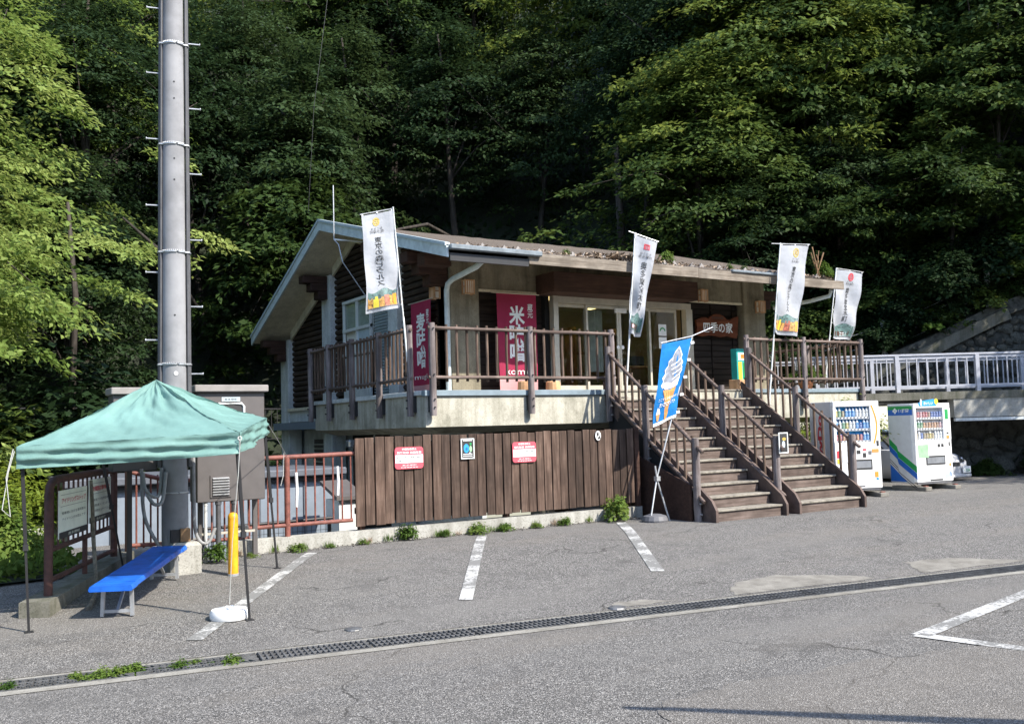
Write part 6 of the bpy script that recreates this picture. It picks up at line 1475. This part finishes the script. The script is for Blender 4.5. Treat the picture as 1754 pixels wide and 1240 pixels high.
# ---- bushes, ivy and ground cover
def bush_proto(seed, r, h, n, per, size, mat, wd=.6):
    return crown('foliage', seed, r, h * .6, h * .5, n, per, size, mat, sr=(.22, .42), wd=wd, flat=.25, shell=.45, low=-.5)[0]
BP = {'f': bush_proto(31, 1.1, 1.5, 70, 60, .13, 'leaf_shade_tone'), 'g': bush_proto(32, 1.0, 1.2, 70, 60, .14, 'leaf_forest'), 'w': bush_proto(33, .6, .9, 60, 60, .09, 'leaf_weed'), 'y': bush_proto(34, .8, .8, 60, 60, .08, 'leaf_yellow', .35), 'v': bush_proto(35, 1.0, 1.6, 50, 40, .24, 'leaf_weed', .95)}
def bush(kind, x, y, z, s, label, group=None, name='bush', cat='bush', sz=1.0):
    t = thing(name, label, cat, (x, y, z), rt_.uniform(0, 6.28), group); t.scale = (s, s, s * sz); link('foliage', BP[kind], t); return t
LB = 'dark leafy undergrowth bush on the shaded slope behind the shop'
for i in range(44):
    p = on_hill(rt_.uniform(2.2, 6.0), rt_.uniform(-.6, 6)); k = rt_.choice('fg'); bush(k, p.x, p.y, p.z, rt_.uniform(.8, 1.5), {'f': 'dark broad bush', 'g': 'greener low bush'}[k] + ' on the shaded forest floor ' + zone(p), 'undergrowth bushes on the shaded slope')
LR = 'leafy bush hanging over the mossy stone wall coping'
for i in range(30):
    p = on_hill(rt_.uniform(5.9, 8.6), rt_.uniform(.3, 3.5)); k = rt_.choice('fgg'); bush(k, p.x, p.y, p.z + .1, rt_.uniform(.8, 1.3), {'f': 'dark bush', 'g': 'green bush'}[k] + ' above the mossy stone wall ' + zone(p), 'bushes above the stone wall')
for i, (u, z, s, k) in enumerate(((4.35, .9, .8, 'v'), (4.9, 1.4, 1.0, 'v'), (5.3, .4, .9, 'v'), (2.9, .6, .7, 'v'))):
    p = wl(u) + BN * .2; bush(k, p.x, p.y, p.z + z - .5, s, ['broad leaved vine on the wall coping under the tall fence post', 'broad leaved vine hanging at the right picture edge, upper clump', 'broad leaved vine drooping over the wall at the right edge', 'low broad leaved vine between the two wall posts'][i], None, 'vine', 'vine')
for i in range(12):
    u = .9 + i * .33 + rt_.uniform(-.1, .1); p = wl(u) + BN * .35; k = rt_.choice('fg'); bush(k, p.x, p.y, p.z - .05, rt_.uniform(.55, .9), {'f': 'dark ivy bush', 'g': 'green ivy bush'}[k] + ' draped along the wall coping ' + zone(p), 'bushes draped on the coping')
# left: sunlit scrub behind the brown mesh
for i, (x, y, s, k, lb) in enumerate(((.9, 15.0, .9, 'w', 'sunlit weedy shrub behind the rounded railing corner'), (-.2, 14.2, 1.0, 'w', 'sunlit weedy shrub at the left picture edge below the tent'), (.2, 16.5, 1.3, 'w', 'tall sunlit shrub under the maple behind the tent leg'), (1.3, 17.8, 1.4, 'y', 'yellow green shrub glowing under the tent valance'), (-1.2, 15.5, 1.3, 'y', 'yellow green shrub at far left under the maples'), (.9, 20, 1.9, 'g', 'dark shrub mass above the left side of the tent'), (2.5, 20.5, 1.9, 'f', 'dark shrub left of the grey cabinet'), (-.8, 18.5, 1.7, 'y', 'yellow green bush below the lowest maple spray'))):
    bush(k, x, y, 0, s, lb)
t = thing('mesh_fence', 'rusty brown wire mesh fence before the weeds at far left', 'fence', (-.3, 12.95, 0))
for x in (-2.6, -1.0, .75): rt(t, [(x, 13.0 + x * .03, -.05), (x, 13.0 + x * .03, .98)], .028, 'rust_dark', 'post')
rt(t, [(-2.6, 12.92, .95), (.75, 13.02, .95)], .018, 'rust_dark'); m = MB()
for i in range(38): x = -2.6 + i * .09; m.box((x, 12.96, .03), (x + .005, 12.965, .95))
for i in range(11): m.box((-2.6, 12.96, .05 + i * .09), (.75, 12.965, .055 + i * .09))
m.build('wire_mesh', 'rust_dark', t)
rg = np.random.default_rng(5)
def ground_cover(name, n, fn, size, mat, label=None, jit=.6):
    P = fn(n); nn = unit(np.array([0, 0, .6]) + rg.normal(0, jit, (n, 3))); d = unit(rg.normal(0, .6, (n, 3)) + np.array([0, 0, .5])); d = unit(d - nn * (d * nn).sum(1, keepdims=True)); L = size * rg.uniform(.6, 1.4, n)
    o = link(name, leaf_mesh(name, P, nn, d, L, L * .5, mat)); o['kind'] = 'stuff'
    if label: tag(o, label, 'ground cover')
    return o
ground_cover('grass', 9000, lambda n: np.stack([rg.uniform(-5, 1.75, n), 12.85 + 4.5 * rg.uniform(0, 1, n), rg.uniform(0, .22, n)], 1), .13, 'leaf_weed', 'bright sunlit weeds and grass behind the brown mesh fence')
def hill_pts(n):
    out = np.empty((n, 3))
    for i in range(n):
        p = hill(rg.uniform(1.5, 9), rg.uniform(-.3, 26) ** 1.0); out[i] = (p.x, p.y, p.z + rg.uniform(0, .5))
    return out
ground_cover('undergrowth', 40000, hill_pts, .38, 'leaf_shade_tone', 'dim leafy undergrowth covering the steep forest floor')
# weeds along the kerb
WP = [crown('foliage', 50 + i, .2, .13, .1, 26, 22, .055, 'leaf_weed', sr=(.05, .1), wd=.6, flat=.4, shell=.5, low=-.2)[0] for i in range(3)]
for i, (x, y, s, lb) in enumerate(((4.62, 13.25, .75, 'small pale weed clump at the kerb by the first bay line'), (5.15, 13.32, .4, 'tiny weed tuft on the kerb below the guard rail end'), (5.66, 13.33, .5, 'small weed tuft below the first fence plank'), (6.4, 13.33, .85, 'upright green weed at the kerb under the left red notice'), (7.05, 13.32, .7, 'weed clump at the kerb just left of the middle bay line'), (7.62, 13.3, 1.0, 'broad pale green weed clump right of the middle bay line'), (8.15, 13.32, .8, 'pale green weed clump at the kerb under the framed poster side'),
                           (8.75, 13.32, .55, 'dry looking weed at the kerb under the right notice'), (9.35, 13.3, .8, 'dark green weed at the kerb in a patch of shade'), (10.4, 13.2, 1.5, 'large leafy weed at the fence corner by the ice cream flag'), (3.42, 12.95, .9, 'tall green weed against the cabinet pipes'), (3.9, 13.1, .4, 'small yellow weed tuft near the rear tent leg'))):
    t = thing('weed_clump', lb, 'weed', (x, y, ground(x, y)), i * 1.3); s *= .85; t.scale = (s, s, s * (1.5 if i in (3, 10, 9) else .85)); link('foliage', WP[i % 3], t)
for i in range(34):
    d = -1.8 + i * .11 + rt_.uniform(-.05, .05)
    if 0.1 < d < .5: continue
    x, y = drain_pt(d, rt_.uniform(-.1, .1)); t = thing('weed_clump', 'small weed growing up through the steel drain grating at left', 'weed', (x, y, -.3), i, 'weeds in the drain grating'); s = rt_.uniform(.25, .55); t.scale = (s, s, s); link('foliage', WP[i % 3], t)
m = MB()
# plants on the roof, dry twigs and leaves along the eave
for i, (x, s, lb) in enumerate(((10.9, .35, 'round green weed on the roof edge above the maroon banner'), (13.55, .8, 'leafy weed on the roof behind the narrow flag'), (15.4, .35, 'small weed on the roof above the doors, left of a pair'), (15.85, .35, 'small weed on the roof above the doors, right of a pair'), (18.5, 1.1, 'big yellow green weed on the right roof corner between two flags'))):
    t = thing('roof_weed', lb, 'weed', (x, 15.2, roof_z(15.2)), i); t.scale = (s, s, s * 1.6); link('foliage', WP[i % 3], t)
m = MB(); r3 = random.Random(9)
for i in range(9):
    a = Vector((18.35 + r3.uniform(-.1, .3), 15.2 + r3.uniform(-.1, .1), roof_z(15.2))); m.tube([a, a + Vector((r3.uniform(-.25, .25), r3.uniform(-.1, .1), r3.uniform(.4, .75)))], [.006, .015], 5, .5)
tag(m.build('dry_stalks', 'dry_stem', None), 'brown seed stalks rising from the right roof corner', 'weed')
def roof_pts(n): 
    x = rg.uniform(8.4, 18.8, n); y = 15.02 + np.abs(rg.normal(0, .28, n)); return np.stack([x, y, 5.03 + (y - 15) * .268 + rg.uniform(0, .02, n)], 1)
ground_cover('fallen_leaves', 900, roof_pts, .07, 'dry_leaf', 'dry fallen leaves lying along the roof eave', .25)
ground_cover('roof_litter', 500, lambda n: (lambda x, y: np.stack([x, y, 5.04 + (y - 15) * .268 + rg.uniform(0, .05, n)], 1))(rg.normal(12.4, .5, n), 15.1 + np.abs(rg.normal(0, .15, n))), .11, 'dry_leaf', 'pile of dry twigs and leaves on the roof by the narrow flag', .3)
for x, y, z, s, lb in ((18.6, 15.0, .9, 1.3, 'yellowish feathery shrub behind and between the drink machines'), (17.5, 15.2, .6, 1.0, 'feathery shrub behind the first drink machine')): bush('y', x, y, z, s, lb)
bush('g', 24.9, 15.2, -.1, .45, 'small green weed by the rock wall near the parked car'); bush('w', 17.9, 15.36, 2.58, .45, 'thin weed sprouting from the terracotta planter on the deck', None, 'weed_clump', 'weed'); bush('f', 26.2, 14.6, -.1, .5, 'dark weed at the foot of the rock wall at right edge')
for x, y, z, s, lb in ((8.1, 27.3, -1, 1.6, 'ivy dark bush beside the rear gable column'), (7.0, 27.6, -1, 1.5, 'dark bush behind the grey cabinet'), (7.6, 28.6, .2, 1.5, 'dark bush high behind the rear gable column')): bush('g', x, y, z, s, lb)
# ================================================================ BEHIND THE CAMERA: an unseen bar added to throw the long shadow at lower right
t = thing('shadow_bar', 'unseen steel bar added behind the camera to cast the long shadow', 'shadow caster', (9.0, -1.8, -.2))
rt(t, [(9.0, -1.8, -.2), (9.0, -1.8, 3.5)], .09, 'galv', 'post', 12); m = MB(); m.tube([(9.0, -1.8, 3.35), (7.3, .04, 3.35), (5.62, 1.86, 3.3)], [.1, .085, .035], 10); m.build('bar', 'galv', t)
kerb_x = lambda n: rg.uniform(3.8, 11.0, n)
ground_cover('fallen_leaves', 900, lambda n: (lambda x: np.stack([x, 13.41 - np.abs(rg.normal(0, .09, n)), np.full(n, .006) + rg.uniform(0, .012, n)], 1))(kerb_x(n)), .03, 'soil', 'dirt and dead leaf crumbs gathered along the foot of the kerb', .25)
GRASS = [leaf_mesh('blades', np.stack([rg.normal(0, .05, 40), rg.normal(0, .04, 40), np.zeros(40)], 1), unit(rg.normal(0, 1, (40, 3)) * np.array([1, 1, .2])), unit(np.stack([rg.normal(0, .35, 40), rg.normal(0, .35, 40), np.ones(40)], 1)), rg.uniform(.08, .2, 40), np.full(40, .012), mt) for mt in ('leaf_weed', 'dry_leaf')]
for i in range(16):
    x = 3.9 + i * .44 + rg.uniform(-.2, .2); o = link('grass_tuft', GRASS[1 if i % 4 == 0 else 0], None, (x, 13.38, ground(x, 13.38))); o.rotation_euler = (0, 0, i); q = rg.uniform(.5, 1.0); o.scale = (q, q, q); tag(o, 'thin grass tuft growing from the crack at the foot of the kerb', 'grass tuft', 'grass tufts along the kerb')
fh = MB(); fh.grid(lambda a, b: (-90 + 190 * a, -34 - 40 * b - 6 * math.sin(a * 7), -.5 + 24 * b + 2 * math.sin(a * 11)), 30, 8)
struct('far_hillside', fh, 'hill_soil', True)
def far_pts(n):
    a = rg.uniform(0, 1, n); b = rg.uniform(0, 1, n)
    return np.stack([-90 + 190 * a, -33 - 40 * b - 6 * np.sin(a * 7), -.5 + 24 * b + 2 * np.sin(a * 11) + 6 * np.abs(np.sin(a * 60 + b * 9)) * rg.uniform(0, 1, n)], 1)
ground_cover('far_wood', 22000, far_pts, 1.1, 'leaf_forest', 'wooded slope across the valley behind the photographer, seen only in the glass', .7)

# repeated labels of trees and bushes: name them by their order from left to right
seen = {}
for o in list(col.objects):
    if o.parent is None and o.get('category') in ('tree', 'bush'): seen.setdefault(o['label'], []).append(o)
ORD = ['first', 'second', 'third', 'fourth', 'fifth', 'sixth', 'seventh', 'eighth', 'ninth', 'tenth', 'eleventh', 'twelfth', 'thirteenth', 'fourteenth', 'fifteenth', 'sixteenth']
for lb, os_ in seen.items():
    if len(os_) < 2: continue
    os_.sort(key=lambda o: (lambda q: q.x / max(.1, -q.z))(CMI @ o.location))
    for i, o in enumerate(os_):
        w = ('left ' if i == 0 else 'right ') if len(os_) == 2 else ('middle ' if len(os_) == 3 and i == 1 else 'leftmost ' if i == 0 else 'rightmost ' if i == len(os_) - 1 else ORD[min(i, 15)] + ', ')
        o['label'] = w + lb
